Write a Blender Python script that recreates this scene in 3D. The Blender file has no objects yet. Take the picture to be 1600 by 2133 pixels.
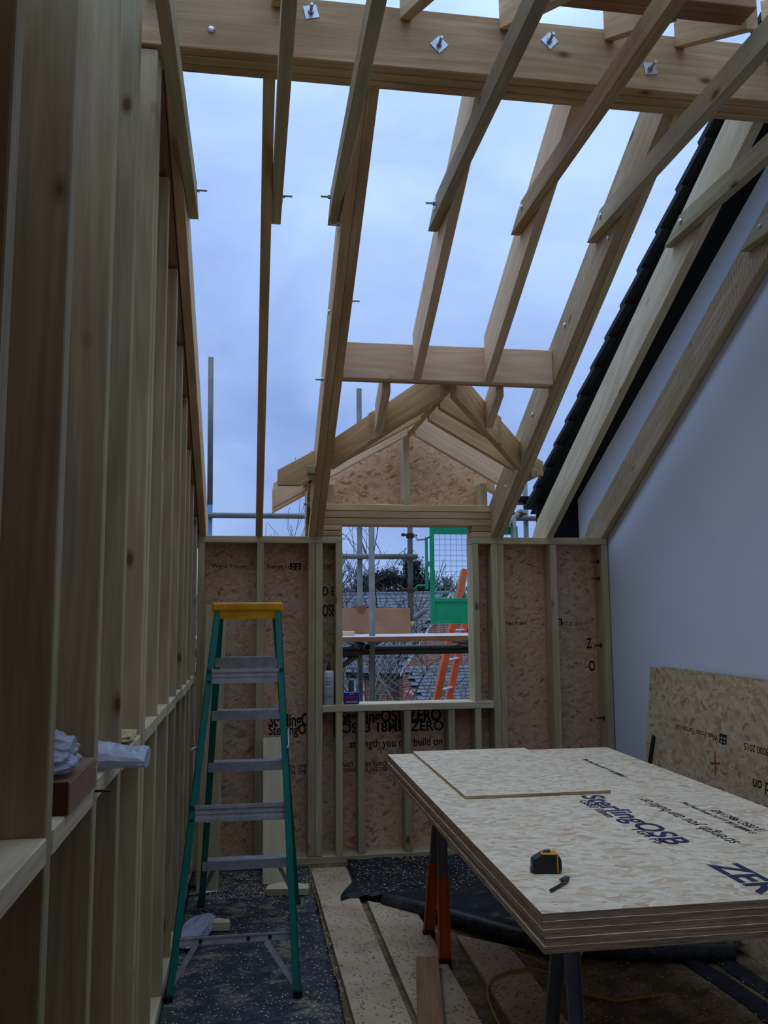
import bpy, bmesh, math, random
from mathutils import Vector, Matrix, noise
random.seed(7)
C = bpy.context.scene.collection
S = bpy.context.scene
PI = math.pi
# ------------------------------------------------------------------ camera
FPX = 1764.6
yaw, pit, rol = (math.radians(a) for a in (8.88, 6.78, -0.416))
fw = Vector((math.sin(yaw)*math.cos(pit), math.cos(yaw)*math.cos(pit), math.sin(pit)))
rt = Vector((math.cos(yaw), -math.sin(yaw), 0)); up = rt.cross(fw)
rt, up = rt*math.cos(rol)+up*math.sin(rol), up*math.cos(rol)-rt*math.sin(rol)
cd = bpy.data.cameras.new('camera'); cam = bpy.data.objects.new('camera', cd); C.objects.link(cam)
cd.sensor_fit = 'VERTICAL'; cd.sensor_height = 36; cd.lens = 36*FPX/2133
cd.clip_start = .05; cd.clip_end = 500
M = Matrix.Identity(4)
for i in range(3):
    M[i][0], M[i][1], M[i][2] = rt[i], up[i], -fw[i]
M[2][3] = 1.60
cam.matrix_world = M
S.camera = cam
# ------------------------------------------------------------------ view, sky
S.view_settings.view_transform = 'Standard'; S.view_settings.look = 'None'
S.view_settings.exposure = 0.0; S.view_settings.gamma = 1.0
S.view_settings.use_curve_mapping = False
W = bpy.data.worlds.new('sky'); S.world = W; W.use_nodes = True
nt = W.node_tree; nt.nodes.clear()
def wn(t, **k):
    n = nt.nodes.new(t)
    for a, b in k.items(): setattr(n, a, b)
    return n
tc = wn('ShaderNodeTexCoord'); sp = wn('ShaderNodeSeparateXYZ'); nt.links.new(tc.outputs['Generated'], sp.inputs[0])
gr = wn('ShaderNodeValToRGB')          # overcast dusk: dim blue low, brighter and greyer towards the zenith
el = gr.color_ramp.elements
el[0].position = 0.0; el[0].color = (.31, .46, .86, 1)
el[1].position = 1.0; el[1].color = (1.42, 1.92, 2.85, 1)
for p, c in ((.12, (.315, .47, .87, 1)), (.3, (.35, .52, .93, 1)), (.55, (.48, .70, 1.18, 1))):
    e = el.new(p); e.color = c
nt.links.new(sp.outputs[2], gr.inputs[0])
# clouds: flatten direction so that they stretch along the horizon
mp = wn('ShaderNodeMapping'); mp.inputs['Scale'].default_value = (1.6, 1.6, 3.4); mp.inputs['Location'].default_value = (.35, .2, .55)
nt.links.new(tc.outputs['Generated'], mp.inputs[0])
nz = wn('ShaderNodeTexNoise'); nz.inputs['Scale'].default_value = 1.5; nz.inputs['Detail'].default_value = 7; nz.inputs['Roughness'].default_value = .52; nz.inputs['Distortion'].default_value = .35
nt.links.new(mp.outputs[0], nz.inputs[0])
cr = wn('ShaderNodeValToRGB'); ce = cr.color_ramp.elements
ce[0].position = .36; ce[0].color = (.76, .79, .85, 1); ce[1].position = .66; ce[1].color = (1.26, 1.20, 1.08, 1)
nt.links.new(nz.outputs[0], cr.inputs[0])
mx = wn('ShaderNodeMix', data_type='RGBA', blend_type='MULTIPLY'); mx.inputs[0].default_value = 1
nt.links.new(gr.outputs[0], mx.inputs[6]); nt.links.new(cr.outputs[0], mx.inputs[7])
bg = wn('ShaderNodeBackground'); wo = wn('ShaderNodeOutputWorld'); bg.inputs[1].default_value = 1.0
nt.links.new(mx.outputs[2], bg.inputs[0]); nt.links.new(bg.outputs[0], wo.inputs[0])

# ------------------------------------------------------------------ materials
def srgb(r, g, b):
    f = lambda v: (v/255/12.92) if v <= 10 else ((v/255+.055)/1.055)**2.4
    return (f(r), f(g), f(b), 1)
MATS = {}
class NT:
    def __init__(s, name):
        s.m = bpy.data.materials.new(name); s.m.use_nodes = True; s.t = s.m.node_tree
        s.b = s.t.nodes['Principled BSDF']; s.b.inputs['Roughness'].default_value = .75
        s.b.inputs['Specular IOR Level'].default_value = .25
        MATS[name] = s.m
    def n(s, t, ins=None, **k):
        n = s.t.nodes.new(t)
        for a, b in k.items(): setattr(n, a, b)
        for a, b in (ins or {}).items():
            if hasattr(b, 'is_linked'): s.t.links.new(b, n.inputs[a])
            else: n.inputs[a].default_value = b
        return n
    def l(s, a, b): s.t.links.new(a, b)
    def math(s, op, a, b=0.0, c=0.0):
        return s.n('ShaderNodeMath', {0: a, 1: b, 2: c}, operation=op).outputs[0]
    def ramp(s, fac, stops, interp='LINEAR'):
        n = s.n('ShaderNodeValToRGB', {0: fac}); r = n.color_ramp; r.interpolation = interp
        while len(r.elements) < len(stops): r.elements.new(.5)
        for e, (p, c) in zip(r.elements, stops):
            e.position = p; e.color = c if len(c) == 4 else (*c, 1)
        return n.outputs[0]
    def mix(s, f, a, b, mode='MIX'):
        n = s.n('ShaderNodeMix', {0: f, 6: a, 7: b}, data_type='RGBA', blend_type=mode); return n.outputs[2]
    def coords(s, scale, rnd=True, rot=(0, 0, 0)):
        t = s.n('ShaderNodeTexCoord').outputs['Object']
        if rnd:
            r = s.n('ShaderNodeObjectInfo').outputs['Random']
            o = s.math('MULTIPLY', r, 57.0)
            v = s.n('ShaderNodeCombineXYZ', {0: o, 1: o, 2: o}).outputs[0]
            t = s.n('ShaderNodeVectorMath', {0: t, 1: v}, operation='ADD').outputs[0]
        return s.n('ShaderNodeMapping', {0: t, 'Scale': scale, 'Rotation': rot}).outputs[0]
    def flake(s, scale, rot):
        t = s.n('ShaderNodeTexCoord').outputs['Object']
        o = s.math('MULTIPLY', s.n('ShaderNodeObjectInfo').outputs['Random'], 57.0)
        v = s.n('ShaderNodeCombineXYZ', {0: o, 1: o, 2: o}).outputs[0]
        t = s.n('ShaderNodeVectorMath', {0: t, 1: v}, operation='ADD').outputs[0]
        w = s.n('ShaderNodeTexNoise', {0: t, 'Scale': 5.0, 'Detail': 1}).outputs[1]
        w = s.n('ShaderNodeVectorMath', {0: w, 1: (.05, .05, .05)}, operation='MULTIPLY').outputs[0]
        t = s.n('ShaderNodeVectorMath', {0: t, 1: w}, operation='ADD').outputs[0]
        return s.n('ShaderNodeMapping', {0: t, 'Scale': tuple(1/x for x in scale), 'Rotation': rot}, vector_type='TEXTURE').outputs[0]
    def bump(s, h, st, d=.01):
        b = s.n('ShaderNodeBump', {'Strength': st, 'Distance': d, 'Height': h}); s.l(b.outputs[0], s.b.inputs['Normal'])

def timber(name, c1, c2, knot, stain=None, saw=False, var=.22):
    m = NT(name)
    co = m.coords((.55, 14, 14))
    g = m.n('ShaderNodeTexNoise', {0: co, 'Scale': 5.0, 'Detail': 6, 'Roughness': .6, 'Distortion': .8}).outputs[0]
    col = m.ramp(g, [(.3, c1), (.5, tuple((a+b)/2 for a, b in zip(c1, c2))), (.68, c2)])
    # growth rings: contour lines of a field stretched along the board
    rf = m.n('ShaderNodeTexNoise', {0: m.coords((.22, 2.6, 2.6)), 'Scale': 1.6, 'Detail': 1.5, 'Roughness': .4}).outputs[0]
    w = m.math('ADD', m.math('MULTIPLY', m.math('SINE', m.math('MULTIPLY', rf, 95.0)), .5), .5)
    col = m.mix(m.math('MULTIPLY', w, .34), col, tuple(x*.68 for x in c1[:3])+(1,))
    # blotches
    bl = m.n('ShaderNodeTexNoise', {0: m.coords((1.2, 3, 3)), 'Scale': 1.7, 'Detail': 3}).outputs[0]
    st = stain or tuple(x*.7 for x in c1[:3])+(1,)
    col = m.mix(m.math('MULTIPLY', m.ramp(bl, [(.48, (0,0,0)), (.72, (1,1,1))]), .55), col, st)
    # knots
    v = m.n('ShaderNodeTexVoronoi', {0: m.coords((2.6, 5.2, 5.2)), 'Scale': 1.5, 'Randomness': 1.0})
    kd = v.outputs['Distance']
    rnd = m.n('ShaderNodeSeparateColor', {0: v.outputs['Color']}).outputs[0]
    kf = m.ramp(kd, [(.0, (1,1,1)), (.07, (.85,.85,.85)), (.10, (.45,.45,.45)), (.17, (0,0,0))])
    kf = m.math('MULTIPLY', kf, m.math('GREATER_THAN', rnd, .55))
    col = m.mix(kf, col, knot)
    # per-board tint
    r = m.n('ShaderNodeObjectInfo').outputs['Random']
    t = m.n('ShaderNodeMapRange', {0: r, 3: 1-var, 4: 1+var*.55}).outputs[0]
    col = m.mix(1.0, col, m.n('ShaderNodeCombineXYZ', {0: t, 1: t, 2: t}).outputs[0], 'MULTIPLY')
    m.l(col, m.b.inputs['Base Color'])
    h = g
    if saw:
        sw = m.n('ShaderNodeTexWave', {0: m.coords((1, .55, .55), rot=(0, .75, 0)), 'Scale': 15.0, 'Distortion': 9.0, 'Detail': 2.0, 'Detail Scale': 1.1}, bands_direction='X').outputs[1]
        msk = m.ramp(m.n('ShaderNodeTexNoise', {0: m.coords((.7, 6, 6)), 'Scale': 2.0, 'Detail': 2}).outputs[0], [(.42, (0,0,0)), (.52, (1,1,1))])
        swm = m.math('MULTIPLY', m.ramp(sw, [(.45, (0,0,0)), (.8, (1,1,1))]), msk)
        ny = m.n('ShaderNodeSeparateXYZ', {0: m.n('ShaderNodeTexCoord').outputs['Normal']}).outputs[1]
        swm = m.math('MULTIPLY', swm, m.math('GREATER_THAN', m.math('ABSOLUTE', ny), .6))
        col2 = m.mix(m.math('MULTIPLY', swm, .6), col, tuple(x*.55 for x in c1[:3])+(1,))
        m.l(col2, m.b.inputs['Base Color'])
    m.bump(h, .15, .004)
    return m.m
timber('timber_treated', srgb(188,170,130), srgb(210,194,156), srgb(104,70,46), srgb(158,142,106))
timber('timber_warm', srgb(196,158,112), srgb(224,192,148), srgb(110,66,38), srgb(166,128,86))
timber('timber_pale', srgb(216,196,160), srgb(236,220,188), srgb(150,100,56), srgb(196,178,122), var=.1)
timber('timber_sawn', srgb(194,166,126), srgb(220,194,154), srgb(116,72,42), srgb(174,146,98), saw=True)
timber('timber_clean', srgb(222,186,148), srgb(238,208,172), srgb(150,96,60), srgb(212,172,132), var=.06)
timber('timber_brown', srgb(152,108,76), srgb(184,138,100), srgb(84,46,26), srgb(120,72,42), var=.08)

def osb(name, base, lo, hi, red, edge=False, scale=1.0, gap=.25):
    m = NT(name)
    col = base; hsum = None
    for i, (ang, sx, sy, th) in enumerate(((.12, 10, 42, .0), (-.75, 14, 60, .45), (.85, 13, 52, .5), (-.25, 11, 50, .45), (1.4, 15, 66, .62), (.35, 12, 70, .55), (-.5, 16, 75, .6))):
        v = m.n('ShaderNodeTexVoronoi', {0: m.flake((sx*scale, sy*scale, sy*scale), (0, ang, ang)), 'Scale': 1.0, 'Randomness': 1.0})
        s = m.n('ShaderNodeSeparateColor', {0: v.outputs['Color']})
        cc = m.ramp(s.outputs[0], [(.0, lo), (.25, base), (.7, hi), (.88, base), (.975, red), (1.0, red)])
        if i == 0: col = cc
        else:
            msk = m.math('GREATER_THAN', s.outputs[1], th)
            col = m.mix(msk, col, cc)
        hsum = s.outputs[0] if hsum is None else m.math('ADD', hsum, s.outputs[2])
    n = m.n('ShaderNodeTexNoise', {0: m.coords((14, 60, 60)), 'Scale': 2.2, 'Detail': 4}).outputs[0]
    col = m.mix(m.math('MULTIPLY', m.ramp(n, [(.3, (1,1,1)), (.42, (0,0,0))]), gap), col, tuple(x*.35 for x in lo[:3])+(1,))
    m.l(col, m.b.inputs['Base Color']); m.bump(hsum, .12, .003)
    m.b.inputs['Roughness'].default_value = .6
    return m.m
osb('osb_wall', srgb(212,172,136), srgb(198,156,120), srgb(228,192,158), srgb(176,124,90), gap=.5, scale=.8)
osb('osb_table', srgb(230,206,170), srgb(212,186,148), srgb(244,228,200), srgb(206,170,140), scale=.72)
osb('osb_lean', srgb(204,178,136), srgb(186,156,114), srgb(224,202,162), srgb(178,132,94), scale=.6)
# sheet edges: stratified chips
m = NT('osb_edge')
n = m.n('ShaderNodeTexNoise', {0: m.coords((9, 9, 260)), 'Scale': 1.0, 'Detail': 5, 'Roughness': .7}).outputs[0]
m.l(m.ramp(n, [(.3, srgb(112,90,68)), (.5, srgb(178,150,116)), (.7, srgb(208,182,146))]), m.b.inputs['Base Color']); m.bump(n, .5, .004)
# chipboard planks
m = NT('chipboard')
n1 = m.n('ShaderNodeTexVoronoi', {0: m.coords((60, 60, 60)), 'Scale': 1.4}).outputs['Distance']
n2 = m.n('ShaderNodeTexNoise', {0: m.coords((2, 2, 2)), 'Scale': 2.0, 'Detail': 4}).outputs[0]
col = m.ramp(n2, [(.3, srgb(172,146,118)), (.7, srgb(206,182,150))])
v = m.n('ShaderNodeTexVoronoi', {0: m.coords((70, 70, 70)), 'Scale': 1.0})
rr = m.n('ShaderNodeSeparateColor', {0: v.outputs['Color']}).outputs[0]
fl = m.math('MULTIPLY', m.math('LESS_THAN', v.outputs['Distance'], .42), m.math('GREATER_THAN', rr, .74))
col = m.mix(m.math('MULTIPLY', fl, .75), col, srgb(92,56,38))
dust = m.ramp(m.n('ShaderNodeTexNoise', {0: m.coords((1, 1, 1)), 'Scale': 90.0, 'Detail': 2}).outputs[0], [(.62, (0,0,0)), (.7, (1,1,1))])
col = m.mix(m.math('MULTIPLY', dust, .5), col, srgb(226,196,150))
m.l(col, m.b.inputs['Base Color'])
# floor membrane with sawdust
def dusty(name, base, base2, dst, lo, hi, rough=.5, sc=1.0, fine=.6):
    m = NT(name)
    n = m.n('ShaderNodeTexNoise', {0: m.coords((1, 1, 1), rnd=False), 'Scale': 3.2*sc, 'Detail': 9, 'Roughness': .68, 'Distortion': .3}).outputs[0]
    n2 = m.n('ShaderNodeTexNoise', {0: m.coords((1, 1, 1), rnd=False), 'Scale': 70.0, 'Detail': 3}).outputs[0]
    n3 = m.n('ShaderNodeTexNoise', {0: m.coords((1, 1.6, 1), rnd=False), 'Scale': 9.0, 'Detail': 6, 'Roughness': .7}).outputs[0]
    col = m.mix(m.ramp(n3, [(.35, (0,0,0)), (.7, (1,1,1))]), base, base2)
    f = m.math('MULTIPLY', m.ramp(m.math('ADD', n, m.math('MULTIPLY', m.math('SUBTRACT', n3, .5), .8)), [(lo, (0,0,0)), (hi, (1,1,1))]),
               m.ramp(n2, [(.40, (fine*.4,)*3), (.56, (1,1,1))]))
    sp2 = m.n('ShaderNodeTexVoronoi', {0: m.coords((1, 1, 1), rnd=False), 'Scale': 95.0})
    s2 = m.math('MULTIPLY', m.math('LESS_THAN', sp2.outputs['Distance'], .2), m.math('GREATER_THAN', m.n('ShaderNodeSeparateColor', {0: sp2.outputs['Color']}).outputs[0], .8))
    f = m.math('MAXIMUM', f, m.math('MULTIPLY', s2, .8))
    col = m.mix(f, col, dst)
    m.l(col, m.b.inputs['Base Color']); m.b.inputs['Roughness'].default_value = rough
    m.bump(m.math('ADD', f, m.math('MULTIPLY', n3, .5)), .35, .008)
dusty('membrane_dusty', srgb(66,70,80), srgb(122,126,134), srgb(214,196,160), .53, .72, .5)
dusty('membrane_black', srgb(42,45,52), srgb(76,80,88), srgb(200,184,150), .60, .78, .42, 1.3)
dusty('floor_dust', srgb(84,70,54), srgb(128,106,80), srgb(176,148,108), .45, .8, .85)
def plain(name, c, rough=.6, metal=0.0, spec=.3, nscale=0, amt=.25, bump=0):
    m = NT(name)
    m.b.inputs['Roughness'].default_value = rough; m.b.inputs['Metallic'].default_value = metal; m.b.inputs['Specular IOR Level'].default_value = spec
    if nscale:
        n = m.n('ShaderNodeTexNoise', {0: m.coords((1, 1, 1)), 'Scale': nscale, 'Detail': 5}).outputs[0]
        m.l(m.mix(m.ramp(n, [(.35, (0,0,0)), (.7, (1,1,1))]), c, tuple(x*(1-amt) for x in c[:3])+(1,)), m.b.inputs['Base Color'])
        if bump: m.bump(n, bump, .003)
    else: m.b.inputs['Base Color'].default_value = c
    return m
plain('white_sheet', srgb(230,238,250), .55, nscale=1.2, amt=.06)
plain('zinc', srgb(206,210,214), .32, .9, .5, 40, .25)
plain('zinc_dull', srgb(164,166,168), .5, .55, .5, 14, .3)
plain('galvanised', srgb(112,110,106), .55, .25, .5, 9, .35, .1)
plain('tube_blue', srgb(70,116,168), .5, .1)
plain('rust', srgb(104,64,42), .8, .3, .3, 30, .5)
plain('fibreglass_green', srgb(16,122,108), .45, 0, .4, 6, .22)
plain('fibreglass_orange', srgb(222,88,26), .5, 0, .4, 5, .2)
plain('plastic_yellow', srgb(232,164,14), .5, 0, .4, 12, .25)
plain('aluminium', srgb(206,206,214), .42, .3, .5, 20, .3)
plain('rubber', srgb(26,26,28), .7)
plain('paint_green', srgb(0,150,100), .45, 0, .4, 7, .18)
plain('paint_orange', srgb(206,92,30), .5, 0, .4, 9, .25)
plain('steel_grey', srgb(120,124,130), .4, .6, .5, 12, .25)
plain('steel_dark', srgb(70,70,72), .45, .5, .5, 12, .3)
plain('print_black', srgb(28,26,28), .7)
plain('print_blue', srgb(44,46,72), .7)
plain('pencil_red', srgb(150,82,48), .7)
plain('plastic_white', srgb(214,216,220), .35, 0, .5)
plain('print_grey', srgb(120,124,132), .6)
plain('plastic_black', srgb(20,20,22), .45, 0, .5)
plain('tape_yellow', srgb(240,190,16), .4, 0, .5)
plain('tape_blue_box', srgb(26,42,150), .4, 0, .5)
plain('print_red', srgb(200,70,60), .5)
plain('cable_yellow', srgb(170,138,40), .5)
plain('plug_blue', srgb(120,140,190), .45)
plain('card_red', srgb(158,120,98), .7, nscale=20, amt=.15)
plain('card_inner', srgb(92,56,34), .8)
plain('sawdust', srgb(226,200,150), .95, nscale=160, amt=.5, bump=.8)
plain('shaving', srgb(222,204,166), .9)
plain('underlay_black', srgb(12,12,14), .75, nscale=8, amt=.4)
plain('tile_dark', srgb(46,44,46), .75, nscale=10, amt=.3)
plain('pvc_black', srgb(20,20,22), .35, 0, .5)
plain('clay_cap', srgb(150,104,84), .8, nscale=10, amt=.3)
plain('board_scaffold', srgb(176,130,98), .8, nscale=5, amt=.3)
plain('board_scaffold_top', srgb(214,206,200), .8, nscale=8, amt=.3)
plain('white_paint', srgb(226,228,232), .5)
plain('window_glass', srgb(30,38,48), .08, 0, .8)
plain('bark', srgb(128,118,106), .9, nscale=7, amt=.45)
plain('bark_dark', srgb(74,68,60), .9, nscale=7, amt=.4)
plain('twig_grey', srgb(88,80,76), .95)
plain('pine_green', srgb(46,62,50), .9, nscale=3, amt=.6)
plain('ground_grass', srgb(74,84,54), .95, nscale=.6, amt=.5)
plain('far_wood', srgb(70,66,58), .95, nscale=.8, amt=.5)
plain('ply_grey', srgb(120,104,88), .8, nscale=6, amt=.3)
# polythene bag
m = plain('polythene', srgb(214,220,236), .22, 0, .6); m.b.inputs['Transmission Weight'].default_value = .45; m.b.inputs['IOR'].default_value = 1.15
# bricks of the far house (courses too small to pick apart from here)
m = NT('brick_far')
t = m.n('ShaderNodeTexCoord').outputs['Object']
b = m.n('ShaderNodeTexBrick', {0: m.n('ShaderNodeMapping', {0: t, 'Rotation': (PI/2, 0, 0)}).outputs[0], 1: srgb(150,78,64), 2: srgb(176,100,82), 3: srgb(178,158,140), 'Scale': 1.0, 'Mortar Size': .012, 'Brick Width': .225, 'Row Height': .075})
m.l(b.outputs[0], m.b.inputs['Base Color'])
# slates
m = NT('slate')
r = m.n('ShaderNodeObjectInfo').outputs['Random']
n = m.n('ShaderNodeTexNoise', {0: m.coords((1, 1, 1)), 'Scale': 6.0, 'Detail': 4}).outputs[0]
m.l(m.mix(n, srgb(54,58,66), srgb(104,108,116)), m.b.inputs['Base Color'])
m.b.inputs['Roughness'].default_value = .5

# ------------------------------------------------------------------ helpers
def finish(bm, name, mat, parent=None, smooth=False, mw=None):
    me = bpy.data.meshes.new(name)
    bmesh.ops.recalc_face_normals(bm, faces=bm.faces)
    bm.to_mesh(me); bm.free()
    for mm in (mat if isinstance(mat, (list, tuple)) else [mat]): me.materials.append(MATS[mm])
    if smooth: me.polygons.foreach_set('use_smooth', [True]*len(me.polygons))
    o = bpy.data.objects.new(name, me); C.objects.link(o)
    place(o, parent, mw)
    return o
def wm(o):      # world matrix without depending on the depsgraph
    m = o.matrix_basis.copy(); p = o.parent
    while p: m = p.matrix_basis @ m; p = p.parent
    return m
def place(o, parent, mw):
    mw = mw or Matrix.Identity(4)
    if parent is not None:
        o.parent = parent; o.matrix_basis = wm(parent).inverted() @ mw
    else: o.matrix_basis = mw
def tag(o, label=None, cat=None, group=None, kind=None):
    if label: o['label'] = label
    if cat: o['category'] = cat
    if group: o['group'] = group
    if kind: o['kind'] = kind
    return o
def thing(name, label, cat, loc=(0, 0, 0), group=None, kind=None):
    o = bpy.data.objects.new(name, None); C.objects.link(o); o.location = loc; o.empty_display_size = .05
    return tag(o, label, cat, group, kind)
def bbox(bm, x0, x1, y0, y1, z0, z1):
    vs = [bm.verts.new((x, y, z)) for x in (x0, x1) for y in (y0, y1) for z in (z0, z1)]
    for f in ((0,1,3,2), (4,6,7,5), (0,4,5,1), (2,3,7,6), (0,2,6,4), (1,5,7,3)): bm.faces.new([vs[i] for i in f])
def bev(bm, w, seg=1):
    if w: bmesh.ops.bevel(bm, geom=list(bm.edges), offset=w, segments=seg, affect='EDGES', profile=.5)
def frame(p, xd, yd):
    xd = Vector(xd).normalized(); yd = Vector(yd); yd = (yd - xd*yd.dot(xd)).normalized(); zd = xd.cross(yd)
    m = Matrix.Identity(4)
    for i in range(3): m[i][0], m[i][1], m[i][2], m[i][3] = xd[i], yd[i], zd[i], p[i]
    return m
def board(name, p, xd, yd, L, w, d, mat, parent=None, bv=.003):
    "board from corner p: length L along xd, w along yd, d along xd x yd; its grain follows its own x"
    bm = bmesh.new(); bbox(bm, 0, L, 0, w, 0, d); bev(bm, bv)
    return finish(bm, name, mat, parent, mw=frame(p, xd, yd))
def box(name, x0, x1, y0, y1, z0, z1, mat, parent=None, bv=.003, axis=None):
    "axis-aligned board, grain along its longest side"
    d = (x1-x0, y1-y0, z1-z0); a = axis if axis is not None else d.index(max(d))
    if a == 0: return board(name, (x0, y0, z0), (1,0,0), (0,1,0), d[0], d[1], d[2], mat, parent, bv)
    if a == 1: return board(name, (x0, y0, z0), (0,1,0), (0,0,1), d[1], d[2], d[0], mat, parent, bv)
    return board(name, (x0, y0, z0), (0,0,1), (1,0,0), d[2], d[0], d[1], mat, parent, bv)
def prism(name, pts, t0, t1, mw, mat, parent=None, bv=.003):
    "polygon pts in local x,z extruded along local y from t0 to t1"
    bm = bmesh.new()
    a = [bm.verts.new((x, t0, z)) for x, z in pts]; b = [bm.verts.new((x, t1, z)) for x, z in pts]
    bm.faces.new(a); bm.faces.new(b[::-1]); n = len(pts)
    for i in range(n): bm.faces.new((a[i], b[i], b[(i+1) % n], a[(i+1) % n]))
    bmesh.ops.recalc_face_normals(bm, faces=bm.faces)
    bev(bm, bv)
    return finish(bm, name, mat, parent, mw=mw)
def yz_prism(name, yz, x0, x1, xdir, mat, parent=None, bv=.003):
    "member lying in a plane of constant X; yz corner points in the world, xdir = (dy,dz) of its length"
    l = math.hypot(*xdir); c, s = xdir[0]/l, xdir[1]/l
    o = yz[0]
    pts = [((y-o[0])*c+(z-o[1])*s, -(y-o[0])*s+(z-o[1])*c) for y, z in yz]
    mw = frame((x0, o[0], o[1]), (0, c, s), (-1, 0, 0))   # local y = -X, local z = x x y
    return prism(name, pts, -(x1-x0), 0, mw, mat, parent, bv)
def xz_prism(name, xz, y0, y1, xdir, mat, parent=None, bv=.003):
    l = math.hypot(*xdir); c, s = xdir[0]/l, xdir[1]/l
    o = xz[0]
    pts = [((x-o[0])*c+(z-o[1])*s, -(x-o[0])*s+(z-o[1])*c) for x, z in xz]
    mw = frame((o[0], y0, o[1]), (c, 0, s), (0, 1, 0))
    return prism(name, pts, 0, y1-y0, mw, mat, parent, bv)
def tube_bm(bm, pts, r, n=12, cap=True, r1=None):
    pts = [Vector(p) for p in pts]; rings = []
    for i, p in enumerate(pts):
        d = (pts[min(i+1, len(pts)-1)]-pts[max(i-1, 0)]).normalized()
        a = d.orthogonal().normalized() if i == 0 else (a - d*a.dot(d)).normalized()
        b = d.cross(a); rr = r if r1 is None else r+(r1-r)*i/(len(pts)-1)
        rings.append([bm.verts.new(p+(a*math.cos(2*PI*k/n)+b*math.sin(2*PI*k/n))*rr) for k in range(n)])
    for q, s in zip(rings, rings[1:]):
        for k in range(n): bm.faces.new((q[k], q[(k+1) % n], s[(k+1) % n], s[k]))
    if cap: bm.faces.new(rings[0][::-1]); bm.faces.new(rings[-1])
def tube(name, pts, r, mat, parent=None, n=14, hollow=False, smooth=True):
    bm = bmesh.new(); tube_bm(bm, pts, r, n, not hollow)
    if hollow:
        tube_bm(bm, pts, r*.86, n, False)
        bm.verts.ensure_lookup_table(); N = len(pts)*n
        for base in (0, (len(pts)-1)*n):
            for k in range(n):
                q = [base+k, base+(k+1) % n]
                bm.faces.new([bm.verts[i] for i in (q[0], q[1], q[1]+N, q[0]+N)])
    o = finish(bm, name, mat, parent, smooth=False)
    if smooth:
        for p in o.data.polygons: p.use_smooth = len(p.vertices) == 4
    return o
def lathe(name, prof, loc, mat, parent=None, n=28, axis=(0, 0, 1)):
    bm = bmesh.new(); rings = []
    for r, z in prof:
        rings.append([bm.verts.new((max(r, 1e-4)*math.cos(2*PI*k/n), max(r, 1e-4)*math.sin(2*PI*k/n), z)) for k in range(n)])
    for q, s in zip(rings, rings[1:]):
        for k in range(n): bm.faces.new((q[k], q[(k+1) % n], s[(k+1) % n], s[k]))
    bm.faces.new(rings[0][::-1]); bm.faces.new(rings[-1])
    q = Vector((0, 0, 1)).rotation_difference(Vector(axis)).to_matrix().to_4x4()
    o = finish(bm, name, mat, parent, mw=Matrix.Translation(loc) @ q)
    for p in o.data.polygons: p.use_smooth = len(p.vertices) == 4
    return o
def join_copy(bm, me, mw):
    n0 = len(bm.verts); bm.from_mesh(me); bm.verts.ensure_lookup_table()
    for v in list(bm.verts)[n0:]: v.co = mw @ v.co
def text(name, body, size, mw, mat, parent, sx=1.0, thick=.0006, bold=0.0):
    cu = bpy.data.curves.new('t', 'FONT'); cu.body = body; cu.size = size; cu.extrude = thick/2; cu.offset = bold*size
    o = bpy.data.objects.new('t', cu); C.objects.link(o); bpy.context.view_layer.update()
    me = bpy.data.meshes.new_from_object(o.evaluated_get(bpy.context.evaluated_depsgraph_get()))
    bpy.data.objects.remove(o); me.materials.clear(); me.materials.append(MATS[mat])
    me.transform(Matrix.Diagonal((sx, 1, 1, 1)))
    t = bpy.data.objects.new(name, me); C.objects.link(t); place(t, parent, mw)
    if ' ' in body: t['kind'] = 'stuff'
    return t
def bolt(parent, p, nrm, kind='nut', spin=0.0):
    "kind nut: square washer plate, nut and threaded end; dome: coach bolt head"
    nrm = Vector(nrm).normalized()
    q = Vector((0, 0, 1)).rotation_difference(nrm).to_matrix().to_4x4()
    mw = Matrix.Translation(p) @ q @ Matrix.Rotation(spin, 4, 'Z')
    bm = bmesh.new()
    if kind == 'dome':
        for i, (r, z) in enumerate(((.014, 0), (.0135, .003), (.011, .006), (.006, .0085))): pass
        rings = [[bm.verts.new((r*math.cos(2*PI*k/14), r*math.sin(2*PI*k/14), z)) for k in range(14)] for r, z in ((.0145, 0), (.014, .003), (.011, .0065), (.005, .009))]
        for a, b in zip(rings, rings[1:]):
            for k in range(14): bm.faces.new((a[k], a[(k+1) % 14], b[(k+1) % 14], b[k]))
        bm.faces.new(rings[-1]); bm.faces.new(rings[0][::-1])
        return finish(bm, 'bolt', 'zinc', parent, mw=mw)
    tube_bm(bm, [(0, 0, .003), (0, 0, .045)], .006, 10)
    tube_bm(bm, [(0, 0, .003), (0, 0, .013)], .011, 6)
    o = finish(bm, 'bolt', 'zinc', parent, mw=mw)
    bm = bmesh.new(); bbox(bm, -.025, .025, -.025, .025, 0, .003)
    finish(bm, 'washer_plate', 'zinc', o, mw=mw)
    return o

TAN = math.tan(math.radians(29.5)); CS = math.cos(math.radians(29.5)); SN = math.sin(math.radians(29.5))
D = 5.663; ZP = 2.112
zr = lambda y: ZP+(D-y)*TAN            # underside of the rafters
XL = -.351; XR = 2.485
zo_ = lambda y: 3.79-(2.865-y)*TAN

# ================================================================== SETTING
box('floor', -.62, 2.62, -1.6, 5.90, -.05, 0, 'floor_dust', bv=0)['kind'] = 'structure'
bm = bmesh.new(); bbox(bm, -160, 170, -60, 260, -5.9, -5.6)
tag(finish(bm, 'ground', 'ground_grass'), kind='structure')

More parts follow.
